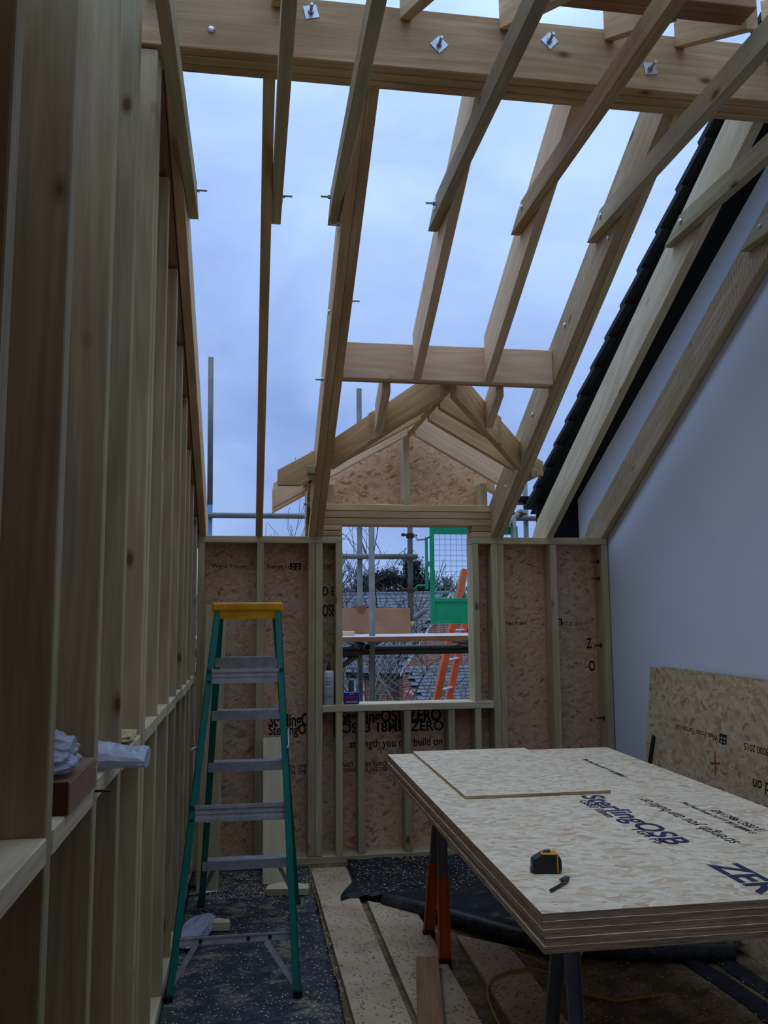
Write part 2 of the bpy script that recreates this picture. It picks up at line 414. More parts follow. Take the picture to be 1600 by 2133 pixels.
# ---- left stud wall
wl = thing('wall_left', None, None, (XL, 0, 0), kind='structure')
studs = [.80, 1.205, 1.61, 2.057, 2.46, 2.880, 2.932, 2.985, 3.375, 3.775, 4.18, 4.50, 4.87, 5.15, 5.44, 5.602]
for i, y in enumerate(studs):
    if y > 3.1: zt = zr(y+.046)-.002
    elif y > 2.8: zt = 3.592
    else: zt = 3.77-(2.865-y)*TAN
    dx = (-.002, .003, 0, .002, -.003, .0, .004, -.002)[i % 8]
    box('stud', XL-.145, XL+dx, y, y+(.050 if 2.8 < y < 3.1 else .046), .047, zt, 'timber_treated', wl)
yz_prism('raking_plate', [(5.80, zr(5.80)+.002), (3.04, zr(3.04)+.002), (3.04, zr(3.04)+.115), (5.80, zr(5.80)+.115)], XL-.145, XL+.001, (-CS, SN), 'timber_brown', wl)
box('sole_plate', XL-.145, XL+.002, .3, 5.655, 0, .047, 'timber_pale', wl)
ys = [.846]+[s+.046 for s in studs[1:]]
for a, b, k in zip(ys, studs[1:], range(99)):
    if b-a > .1: box('noggin', XL-.145, XL+.002, a, b, 1.170+(.004, -.003, 0, .005, -.002)[k % 5], 1.217+(.004, -.003, 0, .005, -.002)[k % 5], 'timber_pale', wl)
for (y0, y1) in ((.3, 1.6), (1.603, 2.9), (2.903, 4.2), (4.203, 5.803)):
    f = lambda y: (zr(y)+.05) if y > 2.95 else 3.70-(2.865-y)*TAN
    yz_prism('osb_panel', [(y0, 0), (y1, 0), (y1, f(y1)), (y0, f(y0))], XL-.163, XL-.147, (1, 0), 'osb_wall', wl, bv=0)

# ---- end wall
we = thing('wall_back', None, None, (1.06, D, 0), kind='structure')
Y0, Y1 = D, D+.145
def stud(x0, x1, z0=.047, z1=2.066, dy=0, mat='timber_treated'): return box('stud', x0, x1, Y0+dy, Y1, z0, z1, mat, we)
for a in ((-.351, -.308), (.032, .078), (.372, .419), (.421, .467), (.555, .600), (1.497, 1.541), (1.632, 1.678), (1.680, 1.722), (2.057, 2.105), (2.437, 2.482)): stud(*a)
box('sole_plate', -.351, 2.482, Y0, Y1, 0, .046, 'timber_treated', we)
box('top_plate', -.351, .600, Y0, Y1, 2.067, 2.112, 'timber_treated', we)
box('top_plate', 1.497, 2.482, Y0, Y1, 2.067, 2.114, 'timber_treated', we)
box('sill_plate', .468, 1.631, Y0-.004, Y1+.03, .954, 1.0, 'timber_pale', we)
for x in (.702, 1.012, 1.312): stud(x, x+.046, .047, .953, .002)
for i, z in enumerate((2.192, 2.240, 2.288)): box('lintel', .468+.004*i, 1.640-.003*i, Y0-.002*i, Y1, z, z+.046, 'timber_warm', we)
for x0, x1 in ((.468, .600), (1.497, 1.640)):
    box('packer', x0, x1, Y0, Y1, 2.115, 2.150, 'timber_warm', we, axis=0); box('packer', x0+.004, x1, Y0, Y1, 2.154, 2.190, 'timber_warm', we, axis=0)
YO = Y1+.001; TO = .016
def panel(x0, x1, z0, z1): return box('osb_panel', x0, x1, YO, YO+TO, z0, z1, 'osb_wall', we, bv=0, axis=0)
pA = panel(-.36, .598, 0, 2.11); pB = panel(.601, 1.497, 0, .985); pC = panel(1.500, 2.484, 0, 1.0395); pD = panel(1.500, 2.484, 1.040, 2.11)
for z in (1.95, 1.83, 1.36, .86, .43):      # frame fixings on the corner stud
    bm = bmesh.new(); tube_bm(bm, [(2.437, D+.06, z), (2.385, D+.06, z)], .006, 8); tube_bm(bm, [(2.437, D+.06, z), (2.428, D+.06, z)], .016, 8)
    finish(bm, 'fixing_bolt', 'steel_dark', we)
yt = YO-.0008
def wtext(body, x, z, size, p, sx=1, bold=.0, mat='print_black'):
    return text('printed_lettering', body, size, frame((x, yt, z), (1, 0, 0), (0, 0, 1)), mat, p, sx, bold=bold)
wtext('West Fraser', -.27, 1.905, .042, pA, 1.15); wtext('Europe Ltd', .10, 1.905, .042, pA, .9)
wtext('VTT 0809 CPR', .345, 1.900, .042, pA, .75)
def emblem(x, z, s, p, y=None):
    bm = bmesh.new(); y = yt if y is None else y
    for a in ((0, 1, .8, 1), (0, 1, .4, .52), (0, 1, 0, .1), (0, .14, 0, 1), (.86, 1, 0, 1), (.43, .57, 0, 1)):
        bbox(bm, x+a[0]*s, x+a[1]*s, y-.0004, y+.0004, z+a[2]*s*.62, z+a[3]*s*.62)
    finish(bm, 'printed_emblem', 'print_black', p)
emblem(.255, 1.895, .075, pA)
wtext('D E', .475, 1.72, .085, pA, .7, .01); wtext('OSB', .478, 1.58, .11, pA, .45, .02)
wtext('SterlingOSB', .12, 1.0-.145, .115, pA, .62, .03); wtext('SterlingOSB ZERO', .602, .865, .115, pB, .78, .03)
wtext('SterlingOSB', .12, .80, .09, pA, .72, .02); wtext('OSB3 18MM ZERO', .602, .800, .09, pB, .98, .02)
wtext('strength you can build on', .66, .70, .075, pB, .83, .012)
wtext('CE EN 13986 OSB3', .21, .575, .040, pA, .8, .01); wtext('WEST FRASER EUROPE LTD', .602, .575, .040, pB, .85, .012)
wtext('CE EN 13986 WFE', .21, .540, .040, pA, .8, .01); wtext('COWIE STIRLING OSB3 0809', .602, .540, .040, pB, .8, .012)
wtext('West Fraser', 1.745, 1.51, .036, pD, 1.0, .01); wtext('VTT E1 2015', 2.175, 1.50, .036, pD, .8, .01); emblem(2.115, 1.505, .07, pD)
wtext('Z', 2.36, 1.34, .10, pD, .6, .02); wtext('O', 2.37, 1.18, .10, pD, .6, .02)
# ---- party wall on the right: white sheet, top edge under the neighbouring roof
TR = .5116; zt = lambda y: 3.785-(y-3.601)*TR      # neighbouring roof plane where the sheet meets it
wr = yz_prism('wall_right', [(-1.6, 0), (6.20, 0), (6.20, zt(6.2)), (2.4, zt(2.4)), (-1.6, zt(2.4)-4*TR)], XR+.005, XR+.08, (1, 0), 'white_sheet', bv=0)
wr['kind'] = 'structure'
# ---- unseen wall and roof boards added behind the camera to darken the loft
box('added_shade_wall', -.62, 2.62, -1.72, -1.6, 0, 1.40, 'osb_wall', bv=0)['kind'] = 'structure'

yz_prism('added_shade_roof', [(1.25, zo_(1.25)+.245), (-1.72, zo_(-1.72)+.245), (-1.72, zo_(-1.72)+.265), (1.25, zo_(1.25)+.265)], -.62, 2.62, (-CS, -SN), 'osb_wall', bv=0)['kind'] = 'structure'  # added out of view, keeps sky light off the studs and end wall
# ================================================================== ROOF
ridge = thing('ridge_beam', 'triple timber ridge beam bolted together across the top of the roof', 'beam', (1.0, 2.93, 3.6))
for i, y in enumerate((2.866, 2.911, 2.956)):
    o = box('ply', -.50, 2.90, y, y+.0445, 3.600-.003*i, 3.838, 'timber_warm', ridge)
for x, z, k, sp in ((.191, 3.783, 'nut', .25), (.669, 3.704, 'nut', .78), (1.101, 3.764, 'nut', .80), (1.507, 3.690, 'nut', .12), (-.165, 3.675, 'dome', 0)):
    bolt(ridge, (x, 2.866, z), (0, -1, 0), k, sp)
DV = .252                                             # vertical depth of the common rafters
def rafter(name, label, xs, y0, y1, mat, group=None, parent=None, DV=.252):
    "plies between y0 (lower, outer end) and y1 (ridge end)"
    t = parent or thing(name, label, 'rafter', (xs[0][0], y0, zr(y0)), group)
    for x0, x1 in xs:
        if y0 > D: # bird's-mouth over the plate
            pts = [(D, ZP+.0005), (Y1+.02, ZP+.0005), (Y1+.02, zr(Y1+.02)), (y0, zr(y0)), (y0, zr(y0)+DV*.8), (y0-.12, zr(y0-.12)+DV), (y1, zr(y1)+DV), (y1, zr(y1))]
        else:
            pts = [(y0, zr(y0)), (y0, zr(y0)+DV), (y1, zr(y1)+DV), (y1, zr(y1))]
        yz_prism('ply' if len(xs) > 1 else 'plank', pts, x0, x1, (-CS, SN), mat, t)
    return t
YR = 3.002
rA = rafter('rafter', 'leftmost far-slope rafter tight against the stud wall, dark underside', [(-.343, -.300)], 5.98, YR, 'timber_warm')
rB = rafter('rafter', 'second far-slope rafter from the left, seen edge on above the step ladder', [(.022, .067)], 5.98, YR, 'timber_warm')
rC = rafter('rafter', 'doubled rafter left of the dormer with bolts sticking out of its left side', [(.374, .4195), (.4205, .466)], 5.98, YR, 'timber_warm')
rD = rafter('rafter', 'single rafter landing on the trimmer board, the left of two', [(.845, .890)], 4.364, YR, 'timber_clean')
rE = rafter('rafter', 'single rafter landing on the trimmer board, the right of two', [(1.243, 1.290)], 4.364, YR, 'timber_clean')
rF = rafter('rafter', 'doubled rafter right of the dormer with rough saw marks and dome bolt heads', [(1.635, 1.678), (1.679, 1.722)], 5.98, YR, 'timber_sawn')
rG = rafter('rafter', 'pale rafter beside the black tiled edge, second from the white wall', [(2.035, 2.082)], 5.98, YR, 'timber_pale')
rH = rafter('rafter', 'rafter lying along the white wall with saw marks', [(2.437, 2.482)], 5.98, YR, 'timber_sawn')
for y, z in ((4.48, 2.86), (5.223, 2.56), (5.513, 2.31)): bolt(rC, (.374, y, z), (-1, 0, 0))
bolt(rC, (.374, 3.62, 3.34), (-1, 0, 0)); bolt(rC, (.374, 4.15, 3.12), (-1, 0, 0), 'dome')
bolt(rC, (.466, 4.0, 3.13), (1, 0, 0))
for y, z in ((3.583, 3.338), (4.167, 3.115), (4.725, 2.76), (5.3, 2.41)): bolt(rF, (1.635, y, z), (-1, 0, 0), 'dome')
# ---- collar ties
def collar(x0, x1, label, y0=3.715, y1=2.05, z=3.375, h=.093, side=-1, kind='dome', mat='timber_treated'):
    t = thing('collar_tie', label, 'collar tie', (x0, y0, z))
    yz_prism('plank', [(y0, z), (y0, z+.004), (y0-h/TAN, z+h), (y1, z+h), (y1, z)], x0, x1, (-1, 0), mat, t)
    bolt(t, (x0 if side < 0 else x1, y0-.17, z+.055), (side, 0, 0), kind)
    return t
collar(-.299, -.256, 'collar tie nearest the stud wall, first from the left', side=1, kind='nut', y0=3.74)
collar(.068, .113, 'collar tie fixed to the right of the edge-on rafter above the ladder', side=1, kind='nut', y0=3.74)
collar(.327, .372, 'collar tie on the left side of the doubled rafter left of the dormer', kind='nut', y0=3.72)
collar(.799, .844, 'collar tie on the left one of the two rafters landing on the trimmer', kind='nut')
collar(1.197, 1.242, 'collar tie on the right one of the two rafters landing on the trimmer', mat='timber_warm', y0=3.70)
collar(1.589, 1.634, 'broad grey-green collar tie on the saw-marked doubled rafter', y0=3.73)
collar(1.988, 2.033, 'collar tie on the pale rafter beside the black tiled edge', y0=3.73)
collar(2.391, 2.436, 'collar tie nearest the white wall, first from the right', y0=3.72)
# ---- near slope: rafters coming down towards the camera and the beam across them
zo = lambda y: 3.79-(2.865-y)*TAN
names = ('outermost over the stud wall', 'second', 'third', 'fourth', 'fifth', 'sixth, with a bolt', 'seventh', 'eighth, by the white wall')
for i, x in enumerate((-.397, .045, .52, .902, 1.32, 1.612, 1.99, 2.392)):
    t = thing('near_rafter', 'rafter of the near slope butting the ridge beam, '+names[i]+(' from the left' if 0 < i < 7 else ''), 'rafter', (x, 2.864, zo(2.864)))
    ye = 2.40 if i in (4, 5) else .9
    yz_prism('plank', [(2.864, zo(2.864)), (2.864, zo(2.864)+.24), (ye, zo(ye)+.24), (ye, zo(ye))], x, x+.045, (-CS, -SN), 'timber_warm', t)
    if i == 5: bolt(t, (x, 2.72, zo(2.72)+.16), (-1, 0, 0))
tb = thing('trimmer_beam', 'dark double beam at the top right corner lying across the collar ties', 'beam', (1.2, 2.35, 3.47))
for i, y in enumerate((2.30, 2.346)): box('ply', .846, 1.588, y, y+.045, 3.524+.003*i, 3.74, 'timber_brown', tb)
# ---- trimmer above the dormer
tr = thing('trimmer', 'wide trimmer board across the slope above the dormer', 'beam', (1.05, 4.4, 2.83))
px = Vector((0, CS, -SN)); pz = Vector((0, SN, CS))   # down the slope, out of the slope
for i, (ya, za, zb_) in enumerate(((4.365, 2.843, 3.040), (4.4105, 2.845, 3.034))):
    box('ply', .467, 1.634, ya, ya+.045, za, zb_, 'timber_clean' if i == 0 else 'timber_warm', tr)
for x, side in ((.693, 0), (1.333, 1)):
    yv = 4.46+ (abs(1.0625-(x+.0225))-.06)
    j = rafter('jack_rafter', ('left' if side == 0 else 'right')+' short jack rafter running from the trimmer down to the valley', [(x, x+.045)], yv, 4.457, 'timber_clean', DV=.17)
    j['category'] = 'rafter'
# ================================================================== DORMER
dm = thing('dormer_frame', 'gabled dormer roof frame of raw timber above the window', 'dormer', (1.0625, D, 2.34))
XC = 1.0625; ZB = 2.80
box('ridge_board', XC-.0225, XC+.0225, 4.50, 6.02, ZB+.02, 3.0, 'timber_warm', dm)
zd = lambda x: ZB-(abs(x-XC)-.0225)*TAN
DD = .17
def dr(y, side, xe, cut, mat, y1=None):
    s = side; x0 = XC+s*.0235; x1 = XC+s*xe
    if cut == 'valley': pts = [(x0, ZB), (x1, zd(x1)), (x1-s*.0, zd(x1)+DD), (x0, ZB+DD)]
    elif cut == 'level':
        zb = zd(x1)+DD*.45; xb = XC+s*(.0225+(ZB-zb)/TAN)
        pts = [(x0, ZB), (xb, zb), (x1, zb), (x1, zd(x1)+DD), (x0, ZB+DD)]
    else: pts = [(x0, ZB), (x1, zd(x1)), (x1, zd(x1)+DD), (x0, ZB+DD)]
    xz_prism('dormer_rafter', pts, y, y+.045, (s*CS, -SN), mat, dm)
for s in (-1, 1):
    dr(5.565, s, .93 if s < 0 else .66, 'plumb', 'timber_clean'); dr(5.104, s, .915 if s < 0 else .765, 'level', 'timber_warm'); dr(4.79, s, .40, 'valley', 'timber_warm'); dr(5.84, s, .93 if s < 0 else .66, 'plumb', 'timber_warm')
    # valley rafter: underside in the rafter plane, running 45 degrees in plan
    a = Vector((XC+s*.03, 4.475, zr(4.475))); xe = .466 if s < 0 else 1.634
    L = abs(xe-a.x); b = Vector((xe, a.y+L, zr(a.y+L)))
    d = (b-a); wdir = Vector((-s*1.0, 1.0, 0)).normalized()*-1
    u = d.normalized(); side = u.cross(Vector((0, 0, 1))).normalized()
    bm = bmesh.new(); vs = []
    for q in (a-u*.0, b):
        for sgn in (-1, 1):
            for zz in (0, .165): vs.append(bm.verts.new(q+side*sgn*.021+Vector((0, 0, zz))))
    for f in ((0,1,3,2), (4,6,7,5), (0,4,5,1), (2,3,7,6), (0,2,6,4), (1,5,7,3)): bm.faces.new([vs[i] for i in f])
    fr = frame(a, u, side); inv = fr.inverted()
    for v in bm.verts: v.co = inv @ v.co
    finish(bm, 'valley_rafter', 'timber_warm', dm, mw=fr)
    # cheeks
    xk = .372 if s < 0 else 1.724
    yk0, yk1 = (5.24, Y1)
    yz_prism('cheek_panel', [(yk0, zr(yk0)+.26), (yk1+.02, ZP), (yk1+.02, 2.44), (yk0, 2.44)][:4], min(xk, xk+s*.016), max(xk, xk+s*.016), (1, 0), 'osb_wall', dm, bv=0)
    box('cheek_plate', min(xk+s*.0, xk+s*.045), max(xk, xk+s*.045), 5.05, Y1+.02, 2.44, 2.487, 'timber_treated', dm)
zz = 2.336
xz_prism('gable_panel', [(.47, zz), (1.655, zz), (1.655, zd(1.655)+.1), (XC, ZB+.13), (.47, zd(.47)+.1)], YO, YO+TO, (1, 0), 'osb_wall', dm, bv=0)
box('gable_stud', 1.020, 1.065, D, Y1, 2.336, 2.80, 'timber_treated', dm)
box('gable_stud', 1.574, 1.620, D+.02, Y1, 2.336, 2.50, 'timber_treated', dm); box('gable_stud', .50, .546, D+.02, Y1, 2.336, 2.47, 'timber_treated', dm)
box('packer', 1.555, 1.60, D-.03, D+.0, 2.468, 2.49, 'timber_pale', dm)
# ================================================================== NEIGHBOUR'S ROOF
nr = thing('tiled_roof', 'dark tiled roof edge with black underlay rising beside the white wall', 'roof', (2.2, 6.2, 2.46))
xv = 2.115
u = Vector((0, -1, TR)).normalized(); nn = Vector((0, TR, 1)).normalized()
p0 = Vector((xv+.05, 6.38, zt(6.38)))
board('underlay', p0, u, (1, 0, 0), 4.5, 1.6, .006, 'underlay_black', nr, 0)
tile0 = None
bmS = bmesh.new()
for k in range(17):
    q = p0+u*(.262*k)+Vector((0, 0, .035))-Vector((.05, 0, 0)); ax = (u-nn*-.075).normalized()
    fr = frame(q, (u+nn*-.09).normalized(), (1, 0, 0))
    if tile0 is None:
        bm = bmesh.new(); bbox(bm, 0, .32, 0, .30, 0, .030); tile0 = finish(bm, 'roof_tile', 'tile_dark', nr, mw=fr)
        bm = bmesh.new(); bbox(bm, 0, .32, .302, 1.40, 0, .026); meS = bpy.data.meshes.new('s'); bm.to_mesh(meS); bm.free()
    else:
        o = tile0.copy(); C.objects.link(o); o.parent = nr; o.matrix_basis = wm(nr).inverted() @ fr
    join_copy(bmS, meS, fr)
finish(bmS, 'roof_tiles', 'tile_dark', nr)['kind'] = 'stuff'
box('fascia', 2.16, 2.60, 6.21, 6.235, 2.06, zt(6.22), 'underlay_black', nr, 0)
bm = bmesh.new(); n = 14
pr = [(.062*math.cos(PI+PI*k/n), .062*math.sin(PI+PI*k/n)) for k in range(n+1)]; pi_ = [(y*.93, z*.93) for y, z in pr]
for loop in (pr+pi_[::-1],):
    a = [bm.verts.new((2.05, 6.40+y, 2.50+z)) for y, z in loop]; b = [bm.verts.new((3.4, 6.40+y, 2.50+z)) for y, z in loop]
    m_ = len(loop)
    for i in range(m_): bm.faces.new((a[i], b[i], b[(i+1) % m_], a[(i+1) % m_]))
aa = [bm.verts.new((2.052, 6.40+y, 2.50+z)) for y, z in pr]; bm.faces.new(aa)
tag(finish(bm, 'gutter', 'pvc_black'), 'black half-round gutter end under the tiled roof edge', 'gutter')
# ================================================================== STEP LADDER
ld = thing('step_ladder', 'green fibreglass step ladder with yellow top standing by the stud wall', 'ladder', (0, 4.35, 0))
def rail(name, a, b, w, d, mat, par, inx):
    "C channel from a (bottom) to b (top); web faces out, flanges face in (inx = +1 right, -1 left)"
    a, b = Vector(a), Vector(b); u = (b-a).normalized(); fr = frame(a, u, (0, 1, 0)); L = (b-a).length
    bm = bmesh.new(); t = .005
    sx = 1 if frame(a, u, (0, 1, 0)).to_3x3().col[2].x*inx > 0 else -1
    for r in ((-d/2, d/2, 0, t), (-d/2, -d/2+t, 0, w), (d/2-t, d/2, 0, w)):
        z0, z1 = sorted((r[2]*sx, r[3]*sx)); bbox(bm, 0, L, r[0], r[1], z0, z1)
    o = finish(bm, name, mat, par, mw=fr)
    return o
NL, NR = (-.335, 3.835, .02), (.222, 3.790, .02); TL, TRr = (-.180, 4.27, 1.61), (.145, 4.27, 1.615)
FL, FR = (-.268, 4.985, .02), (.279, 4.930, .02); ULf, URf = (-.170, 4.40, 1.61), (.135, 4.40, 1.61)
for nm, a, b, i in (('rail', NL, TL, 1), ('rail', NR, TRr, -1), ('rail', FL, ULf, 1), ('rail', FR, URf, -1)):
    r = rail(nm, a, b, .031, .052 if a[1] < 4.4 else .066, 'fibreglass_green', ld, i)
    bm = bmesh.new(); s = 1 if i > 0 else -1
    bbox(bm, min(a[0]-s*.006, a[0]+s*.03), max(a[0]-s*.006, a[0]+s*.03), a[1]-.034, a[1]+.034, 0, .035); bev(bm, .003)
    finish(bm, 'foot', 'rubber', r)
bm = bmesh.new(); bbox(bm, -.192, .152, 4.235, 4.435, 1.612, 1.655); bev(bm, .010, 2)
top = finish(bm, 'top_cap', 'plastic_yellow', ld)
bm = bmesh.new(); bbox(bm, -.155, .118, 4.243, 4.250, 1.575, 1.613); bbox(bm, -.192, -.178, 4.24, 4.43, 1.585, 1.613); bbox(bm, .140, .152, 4.24, 4.43, 1.565, 1.613)
finish(bm, 'skirt', 'plastic_yellow', top)
lerp = lambda a, b, z: Vector(a)+(Vector(b)-Vector(a))*((z-a[2])/(b[2]-a[2]))
for z in (1.378, 1.101, .825, .548, .272):
    a, b = lerp(FL, ULf, z), lerp(FR, URf, z); bm = bmesh.new()
    bbox(bm, a.x+.004, b.x-.004, a.y-.04, a.y+.04, -.003+z, z); bbox(bm, a.x+.004, b.x-.004, a.y-.041, a.y-.038, z-.048, z); bbox(bm, a.x+.004, b.x-.004, a.y+.038, a.y+.041, z-.03, z)
    for k in range(5): bbox(bm, a.x+.006, b.x-.006, a.y-.034+.016*k, a.y-.03+.016*k, z, z+.0015)
    finish(bm, 'tread', 'aluminium', ld)
for z0, z1, kind in ((1.272, 1.340, 1), (.680, .750, 1), (.205, .240, 0)):
    zc = (z0+z1)/2; a, b = lerp(NL, TL, zc), lerp(NR, TRr, zc); bm = bmesh.new()
    x0, x1 = a.x+.028, b.x-.028; dy = a.y-.026
    if kind:
        bbox(bm, x0, x1, dy-.006, dy+.004, z0, z0+.016); bbox(bm, x0, x1, dy-.006, dy+.004, z1-.016, z1); bbox(bm, x0, x1, dy, dy+.004, z0, z1)
        bbox(bm, x0, x1, dy-.004, dy+.004, zc-.004, zc+.003)
    else:
        bbox(bm, x0, x1, dy-.002, dy+.004, z0, z1); bbox(bm, x0, x1, dy-.006, dy+.004, z0, z0+.008); bbox(bm, x0, x1, dy-.006, dy+.004, z1-.008, z1)
    o = finish(bm, 'cross_bar', 'aluminium', ld)
    for x in ((x0-.013, x1+.013) if kind else (x0+.09, x0+.29, x1-.09)):
        for z in ((z0+.008, z1-.008) if kind else (zc,)):
            bm = bmesh.new(); tube_bm(bm, [(x, dy-.006, z), (x, dy-.011, z)], .0085, 10); finish(bm, 'rivet', 'steel_dark', o)
a = lerp(NL, TL, .06); b = lerp(NR, TRr, .06)
for (p, q) in (((-.30, 3.84, .06), (-.20, 3.86, .215)), ((.20, 3.80, .06), (.085, 3.85, .215)), ((-.245, 4.955, .07), (-.16, 4.90, .245)), ((.255, 4.91, .07), (.165, 4.89, .245))):
    u = (Vector(q)-Vector(p)); board('diagonal_brace', p, u, (0, 1, 0), u.length, .004, .022, 'aluminium', ld, 0)
for (p, q) in (((-.262, 4.03, .99), (-.215, 4.62, .99)), ((.172, 4.02, .99), (.200, 4.62, .99))):
    md = (Vector(p)+Vector(q))/2+Vector((0, 0, -.03)); tube('spreader', [p, md, q], .006, 'aluminium', ld, 6)
# ================================================================== TABLE OF SHEETS
ZT = .857; TX0, TX1, TY0, TY1 = .719, 1.939, 2.095, 4.535
jit = [(0, 0, 0), (.001, .004, -.04), (-.002, .007, .04), (.002, .012, .02), (-.001, .015, -.03)]
order = ('top', 'second', 'third', 'fourth', 'bottom'); sheets = []
for i, (dx, dy, rz) in enumerate(jit):
    z1 = ZT-.0182*i
    s = thing('osb_sheet', ('pale OSB sheet carrying the tape measure, top of the stack' if i == 0 else order[i]+' OSB sheet of the stack on the sawhorses'), 'board', (TX0, TY0, z1), 'stack of OSB sheets')
    bm = bmesh.new(); bbox(bm, TX0+dx, TX1+dx, TY0-dy+.02, TY1-dy+.0, z1-.0172, z1)
    for f in bm.faces: f.material_index = 0 if abs(f.normal.z) > .5 else 1
    bm.normal_update()
    for f in bm.faces: f.material_index = 0 if abs(f.normal.z) > .5 else 1
    mw = Matrix.Translation((1.3, 3.3, 0)) @ Matrix.Rotation(math.radians(rz), 4, 'Z')
    for v in bm.verts: v.co -= Vector((1.3, 3.3, 0))
    finish(bm, 'sheet', ['osb_table', 'osb_edge'], s, mw=mw); sheets.append(s)
    s['group'] = 'stack of OSB sheets'
zt_ = ZT+.0006
def ttext(body, x, y, size, sx, bold, mat='print_blue'):
    return text('printed_lettering', body, size, frame((x, y, zt_), (0, -1, 0), (1, 0, 0)), mat, sheets[0], sx, bold=bold)
ttext('SterlingOSB', 1.325, 3.385, .125, 1.22, .02); ttext('ZERO', 1.335, 2.42, .13, 1.15, .03)
ttext('OSB3 18mm', 1.285, 3.30, .05, 1.1, .02); ttext('TG4 P5', 1.295, 2.86, .05, 1.3, .02)
text('printed_lettering', 'strength you can build on', .075, frame((1.565, 2.62, zt_), (0, 1, 0), (-1, 0, 0)), 'print_black', sheets[0], .86, bold=.0)
for y in (4.20, 3.20, 2.62): text('printed_lettering', 'West Fraser Europe Ltd VTT 2015 @8000 E1', .036, frame((1.66+.0, y, zt_), (0, -1, 0), (1, 0, 0)), 'print_black', sheets[0], .72, bold=0)
text('printed_lettering', 'EN 13986 OSB3 E1', .05, frame((1.70, 3.05, zt_), (0, -1, 0), (1, 0, 0)), 'print_black', sheets[0], .8, bold=.01)
bm = bmesh.new(); bbox(bm, .853, 1.466, 3.405, 4.530, ZT+.001, ZT+.0125); bm.normal_update()
for f in bm.faces: f.material_index = 0 if abs(f.normal.z) > .5 else 1
tag(finish(bm, 'osb_offcut', ['osb_table', 'osb_edge']), 'thin cut OSB piece lying on the far left of the sheet stack', 'board')
# tape measure
tm = thing('tape_measure', 'black and yellow tape measure lying on the pale OSB sheet', 'tape measure', (.848, 2.44, ZT))
fr = frame((.848, 2.44, ZT+.0005), (.985, -.17, 0), (.17, .985, 0)) @ Matrix.Diagonal((.96, 1, .88, 1))
bm = bmesh.new()
pts = [(-.046, .006), (-.042, .0), (.030, .0), (.039, .004), (.042, .012), (.042, .036), (.038, .050), (.026, .058), (-.006, .060), (-.020, .056), (-.040, .044), (-.046, .036)]
a = [bm.verts.new((x, -.022, z)) for x, z in pts]; b = [bm.verts.new((x, .022, z)) for x, z in pts]
bm.faces.new(a); bm.faces.new(b[::-1])
for i in range(len(pts)): bm.faces.new((a[i], b[i], b[(i+1) % len(pts)], a[(i+1) % len(pts)]))
bmesh.ops.recalc_face_normals(bm, faces=bm.faces); bev(bm, .004, 2)
body = finish(bm, 'case', 'plastic_black', tm, smooth=False, mw=fr)
bm = bmesh.new()
for (x0, x1, z0, z1) in ((-.018, .030, .0585, .0615), (.0265, .031, .004, .0575)): bbox(bm, x0, x1, -.0215, .0215, z0, z1)
bbox(bm, .0265, .031, -.0235, -.0205, .002, .059)
bev(bm, .001); finish(bm, 'band', 'plastic_yellow', tm, mw=fr)
bm = bmesh.new(); bbox(bm, -.012, .012, -.008, .008, .0615, .064); tube_bm(bm, [(-.008, 0, .064), (.010, 0, .067)], .006, 8); finish(bm, 'lock_button', 'steel_grey', tm, mw=fr)
bm = bmesh.new(); bbox(bm, -.050, -.046, -.010, .010, .002, .012); finish(bm, 'end_hook', 'steel_grey', tm, mw=fr)
# pencil stub / drill bit
pc = thing('drill_bit', 'small grey spade drill bit lying on the sheet in front of the tape', 'drill bit', (.845, 2.31, ZT))
a = Vector((.795, 2.262, ZT+.006)); b = Vector((.898, 2.360, ZT+.006)); u = (b-a).normalized()
tube('shank', [a, a+u*.105], .0045, 'steel_dark', pc, 6)
board('blade', a+u*.10-Vector((.006, -.006, .003)), u, Vector((-u.y, u.x, 0)), .038, .016, .004, 'steel_dark', pc, .001)
# sawhorses
def sawhorse(y, x0, x1, label, far):
    ext = .39 if far else .20
    t = thing('sawhorse', label, 'sawhorse', ((x0+x1)/2, y, 0))
    zb = ZT-.0182*5
    box('top_bar', x0-.04, x1+.04, y-.03, y+.03, zb-.075, zb-.001, 'steel_dark', t, .003)
    for x, sgn in ((x0, -1), (x1, 1)):
        for s in (-1, 1):
            a = Vector((x+sgn*.03, y+s*.185, .0)); b = Vector((x, y+s*.026, zb-.06)); u = (b-a).normalized(); L = (b-a).length
            fr = frame(a, u, (1, 0, 0)); bm = bmesh.new()
            for r in ((-.023, .023, -.002, .002), (-.023, -.019, -.016, .002), (.019, .023, -.016, .002)): bbox(bm, ext-.09, L, *r)
            o = finish(bm, 'leg', 'steel_grey', t, mw=fr)
            bm = bmesh.new()
            for r in ((-.027, .027, -.003, .003), (-.027, -.022, -.02, .003), (.022, .027, -.02, .003)): bbox(bm, .035, ext, *r)
            for k in range(5 if far else 2):
                tube_bm(bm, [(.07+.06*k, 0, .0025), (.07+.06*k, 0, .0036)], .005, 8)
            e = finish(bm, 'leg_extension', 'paint_orange', o, mw=fr)
            bm = bmesh.new(); bbox(bm, 0, .04, -.029, .029, -.024, .006); finish(bm, 'rubber_foot', 'rubber', o, mw=fr)
    return t
sawhorse(4.15, .912, 1.86, 'sawhorse with orange leg ends under the far end of the sheets', True)
sawhorse(2.62, .965, 1.80, 'grey steel sawhorse under the near end of the sheets', False)
